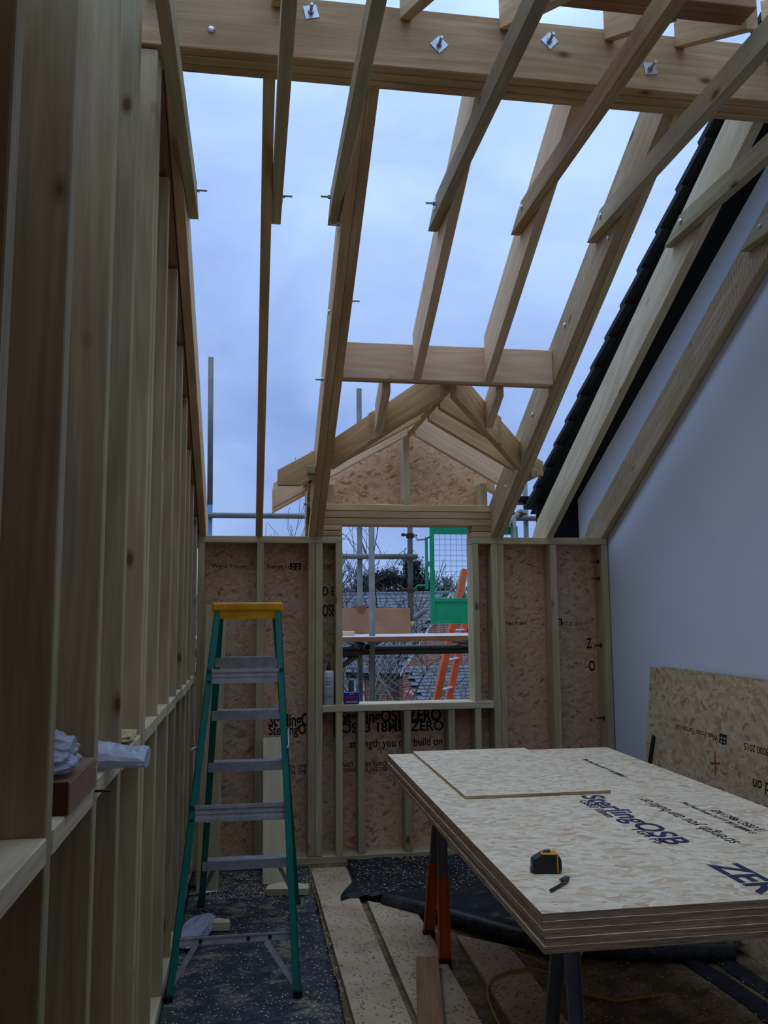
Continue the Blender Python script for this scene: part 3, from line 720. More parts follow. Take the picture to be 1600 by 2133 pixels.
# ================================================================== LEANING SHEET
tl = Vector((2.455, 4.99, 1.262)); zdir = Vector((2.455-2.325, 0, 1.262)).normalized()
ls = thing('leaning_osb_sheet', 'golden OSB sheet leaning on edge against the white wall', 'board', (2.33, 4.2, 0))
base = Vector((2.325, 4.99, 0.0))
fr = frame(base, (0, -1, 0), zdir)       # local x towards camera, y up the sheet, z = out to the room (-X)
def leanbox(nm, x0, x1, y0, y1, z0, z1, mat, par=ls, f=fr):
    bm = bmesh.new(); bbox(bm, x0, x1, y0, y1, z0, z1); bm.normal_update()
    if isinstance(mat, list):
        for q in bm.faces: q.material_index = 0 if abs(q.normal.z) > .5 else 1
    return finish(bm, nm, mat, par, mw=f)
leanbox('sheet', 0, 2.44, .0, 1.262, .0, .018, ['osb_lean', 'osb_edge'])
nx = fr.to_3x3().col[2]
s_ = 1 if nx.x < 0 else -1
fo = .0186 if s_ > 0 else -.0006
def ltext(body, x, y, size, sx, bold, mat='print_black'):      # upside down on the sheet
    f = fr @ Matrix.Translation((x, y, fo)) @ Matrix.Rotation(PI, 4, 'Z')
    return text('printed_lettering', body, size, f, mat, ls, sx, bold=bold)
ltext('West Fraser Europe Ltd', .796, .958, .045, 1.0, .0); ltext('VTT E1 @8000 2015', 1.45, .955, .048, 1.0, .0)
ltext('strength you can build on', 1.905, .800, .078, .98, .012); ltext('SterlingOSB ZERO', 2.26, .690, .15, 1.0, .03)
bm = bmesh.new()
for a in ((0, 1, .75, 1), (0, 1, .4, .52), (0, .16, .1, 1), (.84, 1, .1, 1), (.42, .58, 0, 1), (.2, .8, .1, .2)): bbox(bm, a[0]*.068, a[1]*.068, a[2]*.055, a[3]*.055, fo-.0003, fo+.0003)
finish(bm, 'printed_emblem', 'print_black', ls, mw=fr @ Matrix.Translation((.812, .915, 0)))
bm = bmesh.new(); bbox(bm, -.05, .05, -.006, .006, fo-.0003, fo+.0003); bbox(bm, -.006, .006, -.06, .06, fo-.0003, fo+.0003)
finish(bm, 'pencil_cross', 'pencil_red', ls, mw=fr @ Matrix.Translation((.782, .813, 0)) @ Matrix.Rotation(.15, 4, 'Z'))
bk = thing('backing_sheet', 'OSB sheet standing behind the leaning one against the white wall', 'board', (2.43, 4.2, 0))
fr2 = frame((2.350, 4.90, 0), (0, -1, 0), zdir)
leanbox('sheet', 0, 2.40, 0, 1.270, -.0, .017, ['osb_lean', 'osb_edge'], bk, fr2)
off = .036*(1 if s_ > 0 else -1)
q0, q1 = fr @ Vector((-.085, .0, off)), fr @ Vector((.083, .862, off*.75)); u = q1-q0
board('pry_bar', q0, u, fr.to_3x3().col[0], u.length, .034, .014, 'rubber', None, .002)
tag(bpy.data.objects['pry_bar'], 'black bar leaning at the left end of the leaning OSB sheet', 'bar')
# ================================================================== FLOOR THINGS
def sheetmesh(name, pts_fn, nx_, ny_, mat, label, cat, th=.003):
    bm = bmesh.new(); g = [[bm.verts.new(pts_fn(i/nx_, j/ny_)) for i in range(nx_+1)] for j in range(ny_+1)]
    for j in range(ny_):
        for i in range(nx_): bm.faces.new((g[j][i], g[j][i+1], g[j+1][i+1], g[j+1][i]))
    bmesh.ops.solidify(bm, geom=list(bm.faces), thickness=th)
    return tag(finish(bm, name, mat, smooth=True), label, cat)
def lsheet(u, v):
    y = 1.6+(5.62-1.6)*v; xr = .40-.03*v+.012*noise.noise(Vector((y*3, 0, 0)))
    x = -.345+(xr+.345)*u
    return (x, y, .006+.004*noise.noise(Vector((x*5, y*4, 1)))+(.008*noise.noise(Vector((x*3, y*6, 3))) if v > .86 else 0))
sheetmesh('floor_membrane', lsheet, 30, 90, 'membrane_dusty', 'dusty black membrane on the floor under the step ladder', 'membrane')
# rumpled black membrane by the end wall with a folded front edge
front = [(.45, 4.83), (.56, 4.90), (.74, 4.87), (.88, 4.70), (1.03, 4.50), (1.28, 4.19), (1.45, 4.0), (1.9, 3.9), (2.30, 3.85)]
def fy(x):
    for (a, b), (c, d) in zip(front, front[1:]):
        if a <= x <= c: return b+(d-b)*(x-a)/(c-a)
    return front[-1][1]
def rsheet(u, v):
    x0 = .62-.12*math.exp(-((1-v)/.22)**2) if True else 0
    x = x0+(2.30-x0)*u; yf = fy(max(x, .45)); y = yf+(5.64-yf)*(1-v)
    h = .022+.012*noise.noise(Vector((x*4, y*4, 5)))+.010*noise.noise(Vector((x*9, y*9, 2)))
    e = max(0, (v-.80)/.20); h += .050*e*e*min(1, u*5)+.012*math.sin(x*11)*e
    if v > .965 and u > .02: h -= .025
    return (x+.01*noise.noise(Vector((x*5, y*5, 9))), y, max(h, .005)+ (.02 if x < .66 and v > .5 else 0))
sheetmesh('loose_membrane', rsheet, 60, 44, 'membrane_black', 'crumpled black membrane spread before the end wall with a folded edge', 'membrane')
tube('membrane_roll', [(.74, 4.80, .035), (.90, 4.62, .045), (1.05, 4.44, .05), (1.28, 4.15, .05), (1.45, 3.99, .05), (1.8, 3.87, .045), (2.2, 3.80, .04)], .036, 'membrane_black', None, 12)
tag(bpy.data.objects['membrane_roll'], 'rolled front edge of black membrane lying across the planks', 'membrane')
def plank(x0, x1, y0, y1, z, rz, label, mat='chipboard', th=.022, nm='floor_plank', ends=(0, 0)):
    cx, cy = (x0+x1)/2, (y0+y1)/2
    pts = [(y0-cy, 0), (y1-cy+ends[0], 0), (y1-cy+ends[1], x1-x0), (y0-cy, x1-x0)]
    bm = bmesh.new(); w = x1-x0
    a = [bm.verts.new((p[0], p[1]-w/2, z)) for p in pts]; b = [bm.verts.new((p[0], p[1]-w/2, z+th)) for p in pts]
    bm.faces.new(a[::-1]); bm.faces.new(b)
    for i in range(4): bm.faces.new((a[i], a[(i+1) % 4], b[(i+1) % 4], b[i]))
    bmesh.ops.recalc_face_normals(bm, faces=bm.faces); bev(bm, .0015)
    f = frame((cx, cy, 0), (math.sin(rz), math.cos(rz), 0), (-math.cos(rz), math.sin(rz), 0))
    return tag(finish(bm, nm, mat, mw=f), label, 'plank')
plank(.408, .626, 2.2, 5.50, .003, -.016, 'long speckled chipboard plank on the floor, leftmost, beside the ladder')
plank(.660, .895, 2.4, 4.75, .003, -.009, 'speckled chipboard plank on the floor under the brown offcut', ends=(-.10, .10))
plank(1.010, 1.225, 2.3, 4.20, .003, .004, 'dusty chipboard plank on the floor under the sheet stack', ends=(-.10, .08))
bo = thing('timber_offcut', 'brown offcut of timber lying askew on the chipboard plank', 'timber', (.73, 3.5, .026))
board('block', (.744, 3.935, .0262), (-.183, -1, 0), (1, -.183, 0), .95, .102, .046, 'timber_brown', bo, .003)
tube('yellow_cable', [(.99, 3.05, .008), (.965, 3.30, .008), (.965, 3.45, .02), (.972, 3.56, .03), (.992, 3.65, .032), (1.04, 3.745, .033), (1.13, 3.80, .033), (1.22, 3.815, .034), (1.31, 3.76, .03), (1.36, 3.60, .012), (1.50, 3.50, .01), (1.7, 3.52, .01)], .0055, 'cable_yellow', None, 8)
tag(bpy.data.objects['yellow_cable'], 'thin yellow cable curling across the planks below the sheet stack', 'cable')
tube('thin_cable', [(1.28, 4.02, .03), (1.22, 4.07, .03), (1.25, 3.98, .028), (1.36, 3.86, .012), (1.5, 3.82, .01)], .005, 'cable_yellow', None, 8)
tag(bpy.data.objects['thin_cable'], 'dull yellow cable end by the membrane roll', 'cable')
pg = thing('cable_connector', 'yellow and pale blue cable connector under the near corner of the sheets', 'connector', (1.45, 3.93, .05))
d_ = Vector((1, -.18, 0)).normalized(); c_ = Vector((1.39, 3.945, .045))
lathe('socket', [(.010, 0), (.022, .004), (.030, .03), (.030, .055)], c_, 'plug_blue', pg, 18, d_)
lathe('collar', [(.030, .055), (.034, .057), (.034, .10), (.026, .12), (.012, .135)], c_, 'tape_yellow', pg, 18, d_)
for i, (y0, y1, x, z) in enumerate(((3.0, 4.6, 2.02, .005), (2.9, 4.5, 2.19, .006))):
    sx_ = lambda u, v: (x+.10*(u-.5)+.03*math.sin(v*7+i), y0+(y1-y0)*v, z+.020*math.sin(u*PI)+.006*noise.noise(Vector((u*4, v*9, i))))
    sheetmesh('membrane_strip', sx_, 6, 40, 'membrane_black', ('black membrane strip on the dusty floor under the sheets' if i == 0 else 'black membrane strip on the floor along the foot of the leaning sheet'), 'membrane')
# leaning boards behind the ladder
b1 = thing('leaning_plank', 'tall pale plank leaning on the end wall behind the ladder, left', 'plank', (-.22, 5.2, 0))
board('plank', (-.300, 5.23, .0), (.012, .385, 1.66), (0, -1, .23), 1.70, .024, .128, 'timber_treated', b1)
b2 = thing('leaning_plank', 'short pale plank leaning on the end wall behind the ladder, right', 'plank', (.15, 5.28, 0))
board('plank', (.082, 5.30, .0), (.0, .335, .80), (0, -1, .42), .868, .026, .140, 'timber_pale', b2)
for nm, lab, x, y, rz, sx, sy, sz, mt in (
    ('timber_wedge', 'pale chamfered timber offcut on the floor behind the right ladder leg', .225, 5.115, -.12, .24, .12, .045, 'timber_pale'),
    ('timber_block', 'small pale timber block on the floor behind the lower ladder bar', -.150, 4.60, -.1, .12, .06, .050, 'timber_pale')):
    pts = [(-sx/2, -sy/2), (sx/2, -sy/2), (sx/2, sy*.1), (sx*.1, sy/2), (-sx*.25, sy/2), (-sx/2, sy*.05)]
    bm = bmesh.new(); a = [bm.verts.new((p[0], p[1], .006)) for p in pts]; b = [bm.verts.new((p[0], p[1], sz)) for p in pts]
    bm.faces.new(a[::-1]); bm.faces.new(b)
    for i in range(6): bm.faces.new((a[i], a[(i+1) % 6], b[(i+1) % 6], b[i]))
    bev(bm, .003); tag(finish(bm, nm, mt, mw=Matrix.Translation((x, y, .004)) @ Matrix.Rotation(rz, 4, 'Z')), lab, 'offcut')
def blob(name, loc, s, mat, seed, amp, label, cat, rz=0, sub=4, sharp=3.0, flat=True):
    bm = bmesh.new(); bmesh.ops.create_icosphere(bm, subdivisions=sub, radius=1)
    for v in bm.verts:
        n = (noise.turbulence(v.co*sharp*.45+Vector((seed, seed, seed)), 2, True)-.5)*amp*.6
        r = noise.noise(v.co*sharp*.5+Vector((seed, 0, 0)))*amp*.5
        p = v.co*(1+n+r)
        if flat: p.x = max(-.92, min(.92, p.x)); p.z = max(-.85, p.z)
        v.co = Vector((p.x*s[0], p.y*s[1], p.z*s[2]))
    return tag(finish(bm, name, mat, smooth=False, mw=Matrix.Translation(loc) @ Matrix.Rotation(rz, 4, 'Z')), label, cat)
blob('plastic_bag', (-.255, 4.50, .045), (.075, .20, .045), 'polythene', 3, .5, 'crumpled clear plastic bag on the floor behind the left ladder leg', 'bag', -.3)
tube('steel_rod', [(-.33, 5.165, .014), (-.148, 5.190, .014)], .008, 'zinc', None, 10); tag(bpy.data.objects['steel_rod'], 'bright steel rod on the floor behind the left ladder leg', 'rod')
tube('pipe_offcut', [(-.345, 5.30, .03), (-.27, 5.27, .03)], .018, 'steel_grey', None, 12, True); tag(bpy.data.objects['pipe_offcut'], 'short pipe offcut on the floor at the foot of the stud wall', 'pipe')
# scattered wood shavings: stuff
bm = bmesh.new()
rs = random.Random(3)
for k in range(5200):
    r = rs.random()
    if r < .42: x, y = rs.uniform(-.33, .40), rs.uniform(2.6, 5.55)
    elif r < .62: x, y = rs.uniform(-.3, .42), 5.05+.5*rs.random()**1.3
    elif r < .80: x, y = rs.uniform(.62, 1.9), 4.85+.7*rs.random()
    else: x, y = rs.uniform(.9, 2.2), rs.uniform(2.6, 4.0)
    zc = .014 if x < .42 else (.058 if y > 4.6 else .012)
    L = rs.uniform(.0015, .007); w = rs.uniform(.0008, .0022); a = rs.uniform(0, PI)
    ca, sa = math.cos(a)*L, math.sin(a)*L; cb, sb = -math.sin(a)*w, math.cos(a)*w; h = rs.uniform(.001, .004)
    q = [bm.verts.new((x+i*ca+j*cb, y+i*sa+j*sb, zc+(h if i*j > 0 else 0))) for i, j in ((-1, -1), (1, -1), (1, 1), (-1, 1))]
    bm.faces.new(q)
tag(finish(bm, 'wood_shavings', 'shaving'), 'sawdust and wood shavings scattered over the floor', 'shavings', kind='stuff')
# ================================================================== ON THE NOGGINS AND SILL
cb = thing('cardboard_box', 'open brown cardboard box on the noggin under a plastic bag', 'box', (-.42, 1.88, 1.218))
zb = 1.2185
for nm, a in (('side_panel', (-.345, -.342, 1.755, 2.04, zb, zb+.060)), ('side_panel', (-.487, -.484, 1.755, 2.04, zb, zb+.060)), ('end_panel', (-.484, -.345, 1.757, 1.760, zb, zb+.060)), ('end_panel', (-.484, -.345, 2.037, 2.040, zb, zb+.060)), ('base', (-.484, -.345, 1.76, 2.037, zb, zb+.003))):
    box(nm, *a, 'card_red' if nm == 'side_panel' else 'card_inner', cb, 0)
box('lid_panel', -.484, -.345, 1.757, 2.037, zb+.060, zb+.063, 'card_red', cb, 0)
blob('plastic_bag', (-.430, 1.86, zb+.112), (.085, .105, .040), 'polythene', 11, .55, 'clear plastic bag lying on the cardboard box', 'bag')
blob('plastic_bag', (-.392, 1.83, zb+.092), (.055, .080, .030), 'polythene', 17, .6, 'smaller clear plastic bag bulging over the front of the cardboard box', 'bag')
# longer bag of fixings lying across the noggin
bm = bmesh.new(); g = []
for j in range(13):
    v = j/12; row = []
    for i in range(17):
        a = 2*PI*i/16; hh = .040*(1-.45*v)+.004*noise.noise(Vector((a*2, v*6, 4)))
        x = -.455+.20*v+.0; yy = 2.265+.085*math.cos(a)*(1-.18*v)+.006*noise.noise(Vector((a*3, v*7, 1)))
        z = 1.219+hh+math.sin(a)*hh*(1+.25*noise.noise(Vector((a*2.5, v*8, 7))))
        row.append(bm.verts.new((x, yy, z)))
    g.append(row)
for q, s in zip(g, g[1:]):
    for i in range(16): bm.faces.new((q[i], q[i+1], s[i+1], s[i]))
for row in (g[0], g[-1]): bm.faces.new(row[:16])
bmesh.ops.remove_doubles(bm, verts=bm.verts, dist=.0005)
tag(finish(bm, 'plastic_bag', 'polythene', smooth=False), 'long clear plastic bag sticking out over the edge of the noggin', 'bag')
blob('sawdust_heap', (-.40, 2.72, 1.236), (.06, .10, .018), 'sawdust', 5, .5, 'small heap of sawdust on the noggin behind the long plastic bag', 'sawdust')
sc = tube('screw', [(XL+.003, 2.075, 1.200), (XL+.040, 2.060, 1.203)], .003, 'steel_dark', None, 8); tag(sc, 'screw sticking out of the stud right of the cardboard box', 'screw')
bt = thing('glue_bottle', 'white glue bottle with a black nozzle on the window ledge', 'bottle', (.512, 5.70, 1.0))
lathe('body', [(.030, 0), (.0365, .004), (.0365, .205), (.033, .216), (.016, .222)], (.512, 5.705, 1.001), 'plastic_white', bt)
lathe('nozzle', [(.0145, .222), (.0145, .243), (.009, .247), (.004, .275), (.003, .281)], (.512, 5.705, 1.001), 'plastic_black', bt)
for k, (z, L, h) in enumerate(((.170, .040, .006), (.150, .046, .004), (.140, .046, .004), (.128, .036, .006), (.105, .046, .002), (.095, .046, .002), (.045, .044, .014))):
    bm = bmesh.new(); n = 8; r = .0368
    for i in range(n):
        if k == 6 and i in (2, 3): continue
        a0, a1 = (-PI/2-.2+(L/r)*(i/n-.5), -PI/2-.2+(L/r)*((i+1)/n-.5))
        q = [bm.verts.new((.512+r*math.cos(a), 5.705+r*math.sin(a), 1.001+zz_)) for a, zz_ in ((a0, z), (a1, z), (a1, z+h), (a0, z+h))]; bm.faces.new(q)
    finish(bm, 'label_print', 'print_grey', bt)
sb_ = thing('fixings_box', 'small blue box with red lettering on the window sill', 'box', (.662, 5.71, 1.0))
box('carton', .612, .712, 5.680, 5.745, 1.0005, 1.076, 'tape_blue_box', sb_, .002)
text('printed_lettering', 'SCREWS', .024, frame((.621, 5.6794, 1.036), (1, 0, 0), (0, 0, 1)), 'print_red', sb_, .92, bold=.02)
for z, h, mt in ((1.0125, .005, 'plastic_white'), (1.022, .003, 'print_red'), (1.064, .003, 'plastic_white')):
    box('print_stripe', .622 if z < 1.05 else .648, .702 if z < 1.05 else .680, 5.6792, 5.680, z, z+h, mt, sb_, 0)
dp = prism('flat_holder', [(0, 0), (.035, 0), (.028, .22), (.004, .22)], 0, .006, frame((.556-.012, 5.725, 1.001), (.3, .95, 0), (.95, -.3, 0)), 'plastic_black')
tag(dp, 'slim black pouch standing behind the glue bottle', 'pouch')
# ================================================================== SCAFFOLD
sf = thing('scaffold', 'galvanised tube scaffold with coupling clamps outside the window', 'scaffold', (1, 7.0, -5.6))
R_ = .02415
def pole(nm, a, b, mat='galvanised', hollow=True): return tube(nm, [a, b], R_, mat, sf, 14, hollow)
pole('standard', (.954, 6.77, -5.6), (.954, 6.77, 2.62)); pole('standard', (.956, 7.5, -5.6), (.949, 7.5, 3.634))
pole('standard', (1.408, 7.5, 1.485), (1.408, 7.5, 2.75)); pole('standard', (-.370, 7.5, 2.55), (-.383, 7.5, 3.874)); pole('standard', (-.365, 7.5, -5.6), (-.370, 7.5, 2.549), 'tube_blue')
pole('standard', (2.50, 7.5, -5.6), (2.50, 7.5, 2.9)); pole('standard', (2.30, 7.25, -5.6), (2.30, 7.25, 2.42)); pole('standard', (2.20, 6.77, -5.6), (2.20, 6.77, 1.4))
pole('ledger', (-1.6, 7.455, 2.452), (2.9, 7.455, 2.452)); pole('ledger', (.2, 7.45, 2.097), (1.46, 7.45, 2.097))
pole('ledger', (-1.2, 6.82, 1.288), (2.6, 6.82, 1.288), 'steel_dark'); pole('ledger', (-1.2, 7.55, 1.288), (2.6, 7.55, 1.288))
pole('transom', (.888, 6.54, 1.338), (.888, 7.75, 1.338), 'steel_dark'); pole('transom', (1.86, 6.5, 1.338), (1.86, 7.75, 1.338), 'steel_dark')
pole('brace', (.45, 7.3, .95), (1.60, 7.8, 1.62)); pole('brace', (2.02, 6.9, 2.22), (2.45, 7.5, 2.52))
def clamp(p, ax='x'):
    bm = bmesh.new(); p = Vector(p)
    bbox(bm, p.x-.034, p.x+.034, p.y-.034, p.y+.034, p.z-.024, p.z+.024); bev(bm, .010)
    tube_bm(bm, [p+Vector((-.085, -.025, .006)), p+Vector((.06, -.025, .0))], .009, 8); tube_bm(bm, [p+Vector((-.075, -.025, .006)), p+Vector((-.055, -.025, .005))], .016, 6)
    finish(bm, 'clamp', 'rust', sf)
for p in ((.954, 7.47, 2.097), (1.408, 7.47, 2.097), (1.408, 7.5, 2.29), (1.408, 7.5, 1.80), (.93, 6.795, 1.30), (.87, 7.5, 1.22), (-.37, 7.475, 2.452), (2.42, 7.45, 2.49), (1.86, 6.80, 1.30)): clamp(p)
tp = lathe('yellow_tape', [(.0255, 0), (.0255, .035)], (1.408, 7.5, 1.487), 'tape_yellow', sf)
lathe('base_cap', [(.02, -.06), (.035, -.05), (.055, .0), (.058, .012)], (.955, 7.46, 1.655), 'clay_cap', sf, 12)
for k in range(4):
    y = 6.60+.232*k
    o = box('scaffold_board', -1.3, 2.9, y, y+.226, 1.376, 1.415, 'board_scaffold_top', None, .002)
    o.data.materials.append(MATS['board_scaffold'])
    for p_ in o.data.polygons: p_.material_index = 0 if abs((o.matrix_basis.to_3x3() @ p_.normal).z) > .9 else 1
    tag(o, ('nearest scaffold board of the platform, worn pale edge' if k == 0 else ('second', 'third', 'farthest')[k-1]+' scaffold board of the platform from the window'), 'board', 'scaffold boards of the platform')
tag(box('toe_board', .20, 1.392, 7.44, 7.478, 1.417, 1.640, 'board_scaffold'), 'brown toe board on edge at the far side of the scaffold platform', 'board')
tag(box('timber_batten', .50, .835, 6.95, 7.03, 1.416, 1.452, 'timber_clean'), 'short pale batten lying on the scaffold platform', 'timber')
# gate
gt = thing('scaffold_gate', 'green scaffold safety gate with wire mesh and solid kick panel', 'gate', (1.55, 7.3, 1.5))
gx0, gx1, gz0, gz1, gy = 1.548, 2.35, 1.500, 2.362, 7.30
for a in ((gx0, gx0+.036, gz0, gz1), (gx1-.036, gx1, gz0, gz1), (gx0+.036, gx1-.036, gz1-.072, gz1-.002), (gx0+.036, gx1-.036, gz0+.002, gz0+.03), (gx0+.036, gx1-.036, 1.690, 1.722)):
    box('frame_bar', a[0], a[1], gy-.015, gy+.015, a[2], a[3], 'paint_green', gt, .002)
box('kick_panel', gx0+.03, gx1-.03, gy-.004, gy+.004, gz0+.025, 1.70, 'paint_green', gt, 0)
box('hinge_post', 1.505, 1.527, gy-.012, gy+.012, 1.80, 2.26, 'paint_green', gt, .002)
box('hinge_plate', 1.505, 1.56, gy-.02, gy-.012, 2.0, 2.045, 'paint_green', gt, .001)
tube('hinge_rod', [(1.432, 7.46, 2.30), (1.432, 7.36, 2.27), (1.44, 7.31, 2.235), (1.50, 7.30, 2.24), (1.55, 7.30, 2.262)], .008, 'steel_grey', gt, 8)
tube('hinge_rod', [(1.425, 7.46, 1.80), (1.44, 7.33, 1.835), (1.50, 7.30, 1.835), (1.51, 7.3, 1.84)], .008, 'paint_green', gt, 8)
bm = bmesh.new()
for k in range(1, 15):
    x = gx0+.036+.0505*k
    if x < gx1-.03: tube_bm(bm, [(x, gy, 1.72), (x, gy, gz1-.04)], .0018, 5)
for k in range(1, 13): tube_bm(bm, [(gx0+.03, gy, 1.722+.047*k), (gx1-.03, gy, 1.722+.047*k)], .0018, 5)
finish(bm, 'wire_mesh', 'paint_green', gt)['kind'] = 'stuff'
# orange ladder beyond
ol = thing('extension_ladder', 'orange fibreglass extension ladder leaning beyond the scaffold gate', 'ladder', (1.8, 8.0, -5.6))
a0, a1 = Vector((1.775, 7.98, .78)), Vector((2.10, 8.20, 1.90)); dr_ = (a1-a0)/(a1.z-a0.z)
for off, nm in ((Vector((0, 0, 0)), 'stile'), (Vector((.21, .36, .0)), 'stile')):
    p = a0+off+dr_*(-5.6-.78); q = a0+off+dr_*(2.02-.78); u = q-p
    board(nm, p, u, (0, 1, 0), u.length, .08, .060, 'fibreglass_orange', ol, .003)
for k in range(26):
    p = a0+dr_*(-5.3+.28*k-.78)+Vector((-.03, .012, 0)); tube('rung', [p, p+Vector((.21, .36, 0))], .014, 'aluminium', ol, 8)
# ================================================================== BEYOND
def house():
    h = thing('brick_house', 'red brick house with a slate roof beyond the scaffold', 'house', (4.2, 24, -5.6))
    P1 = Vector((4.157, 24.0, 0)); vd = Vector((6.25-4.157, 27.0-24.0, 0)); run = vd.length; vd.normalize()
    ed = Vector((-vd.y, vd.x, 0))                     # along the eaves, to the left and back
    ze, zrg = -.05, 2.16; Lh = 14.0
    f = frame(P1+Vector((0, 0, -5.6)), ed, -vd)
    def bx(nm, x0, x1, y0, y1, z0, z1, mat, par=h):
        bm = bmesh.new(); bbox(bm, x0, x1, y0, y1, z0, z1); s = 1 if f.to_3x3().col[2].z > 0 else -1
        return finish(bm, nm, mat, par, mw=f if s > 0 else f @ Matrix.Diagonal((1, 1, -1, 1)))
    sgn = 1 if f.to_3x3().col[2].z > 0 else -1
    g = f @ Matrix.Diagonal((1, 1, sgn, 1))
    H = 5.6+ze
    bx('eaves_wall', .05, Lh, -.35, -.10, 0, H, 'brick_far')
    # gable: pentagon in the local y-z plane, both slopes
    bm = bmesh.new(); pts = [(-.10, 0), (-.10, H-.02), (-run, 5.6+zrg-.10), (-2*run+.1, H-.02), (-2*run+.1, 0)]
    a = [bm.verts.new((.05, y, z)) for y, z in pts]; b = [bm.verts.new((.30, y, z)) for y, z in pts]
    bm.faces.new(a); bm.faces.new(b[::-1])
    for i in range(5): bm.faces.new((a[i], a[(i+1) % 5], b[(i+1) % 5], b[i]))
    o = finish(bm, 'gable_wall', 'brick_far', h, mw=g @ Matrix.Identity(4))
    sl = Vector((0, -run, zrg-ze)).normalized(); SLn = math.hypot(run, zrg-ze)+.25
    nrm = Vector((0, sl.z, -sl.y))
    # slates: every one its own thin slab, joined (thousands, a few pixels each)
    bm = bmesh.new(); rows = int(SLn/.20)
    for r in range(rows):
        for c in range(int(Lh/.30)):
            x = -.10+.30*c+(.15 if r % 2 else 0); p = Vector((x, .25, H-.08))+sl*(.20*r)+nrm*(.03+random.uniform(0, .006))
            q = [p, p+Vector((.293, 0, 0)), p+Vector((.293, 0, 0))+sl*.22-nrm*.012, p+sl*.22-nrm*.012]
            lo = [bm.verts.new(v) for v in q]; hi = [bm.verts.new(v+nrm*.012) for v in q]
            bm.faces.new(hi)
            for i in range(4): bm.faces.new((lo[i], lo[(i+1) % 4], hi[(i+1) % 4], hi[i]))
    finish(bm, 'roof_slates', 'slate', h, mw=g)['kind'] = 'stuff'
    for s in (0, 1):
        bm = bmesh.new(); y0, y1 = (.25, -run) if s == 0 else (-2*run-.25, -run)
        q = [(-.1, y0, H-.08), (Lh, y0, H-.08), (Lh, y1, 5.6+zrg+.02), (-.1, y1, 5.6+zrg+.02)]
        bm.faces.new([bm.verts.new(v) for v in q]); bmesh.ops.solidify(bm, geom=list(bm.faces), thickness=.04); finish(bm, 'roof_deck', 'slate', h, mw=g)
        bm = bmesh.new(); q = [(-.14, y0, H-.14), (-.14, y1, 5.6+zrg-.04), (-.14, y1, 5.6+zrg+.10), (-.14, y0, H+.0)]
        bm.faces.new([bm.verts.new(v) for v in q]); bmesh.ops.solidify(bm, geom=list(bm.faces), thickness=.05); finish(bm, 'barge_board', 'white_paint', h, mw=g)
    for c in range(28):
        bm = bmesh.new() if c == 0 else bm
        tube_bm(bm, [(-.1+.45*c, -run, 5.6+zrg+.03), (.33+.45*c, -run, 5.6+zrg+.03)], .10, 8)
    finish(bm, 'ridge_tiles', 'slate', h, mw=g)['kind'] = 'stuff'
    bx('fascia', -.1, Lh, .0, .05, H-.22, H-.06, 'pvc_black'); 
    bm = bmesh.new(); tube_bm(bm, [(-.1, .16, H-.12), (Lh, .16, H-.12)], .06, 8); finish(bm, 'gutter', 'pvc_black', h, mw=g)
    bm = bmesh.new(); tube_bm(bm, [(.25, .02, 0), (.25, .02, H-.1)], .035, 8); finish(bm, 'downpipe', 'pvc_black', h, mw=g)
    def window(x0, x1, z0, z1, onend=False):
        w = bmesh.new()
        def r(a, b, c, d, e0, e1, bmm):
            if onend: bbox(bmm, -.01+e0*-1 if False else .05-e1, .05-e0, a, b, c, d)
            else: bbox(bmm, a, b, -.10+e0, -.10+e1, c, d)
        t = .07
        for a in ((x0, x1, z0, z0+t), (x0, x1, z1-t, z1), (x0, x0+t, z0, z1), (x1-t, x1, z0, z1), ((x0+x1)/2-t/2, (x0+x1)/2+t/2, z0, z1)): r(*a, 0, .05, w)
        r(x0-.08, x1+.08, z0-.08, z0, 0, .11, w)
        o = finish(w, 'window_frame', 'white_paint', h, mw=g)
        w = bmesh.new(); r(x0+.05, x1-.05, z0+.05, z1-.05, .0, .02, w); finish(w, 'pane', 'window_glass', o, mw=g)
    window(1.15, 1.75, H-1.28, H-.22); window(3.4, 4.6, H-1.28, H-.22); window(-3.1, -2.2, H-1.0, H-.0, True)
    return h
house()
# outbuilding with a low slate roof, right
ob = thing('outbuilding', 'low outbuilding with a grey slate roof right of the brick house', 'building', (5, 19, -5.6))
bm = bmesh.new(); bbox(bm, 4.1, 10, 19.4, 23, -5.6, -.5); finish(bm, 'wall', 'brick_far', ob)
bm = bmesh.new()
for r in range(12):
    for c in range(22):
        x = 3.8+.30*c+(.15 if r % 2 else 0); y = 19.1+.19*r; z = -.55+.065*r+.0
        q = [(x, y, z+.02), (x+.29, y, z+.02), (x+.29, y+.21, z+.072), (x, y+.21, z+.072)]
        lo = [bm.verts.new(v) for v in q]; hi = [bm.verts.new((v[0], v[1], v[2]+.014)) for v in q]; bm.faces.new(hi)
        for i in range(4): bm.faces.new((lo[i], lo[(i+1) % 4], hi[(i+1) % 4], hi[i]))
finish(bm, 'roof_slates', 'slate', ob)['kind'] = 'stuff'
bm = bmesh.new(); q = [(3.8, 19.1, -.56), (10.4, 19.1, -.56), (10.4, 21.4, .20), (3.8, 21.4, .20)]
bm.faces.new([bm.verts.new(v) for v in q]); bmesh.ops.solidify(bm, geom=list(bm.faces), thickness=.05); finish(bm, 'roof_deck', 'slate', ob)
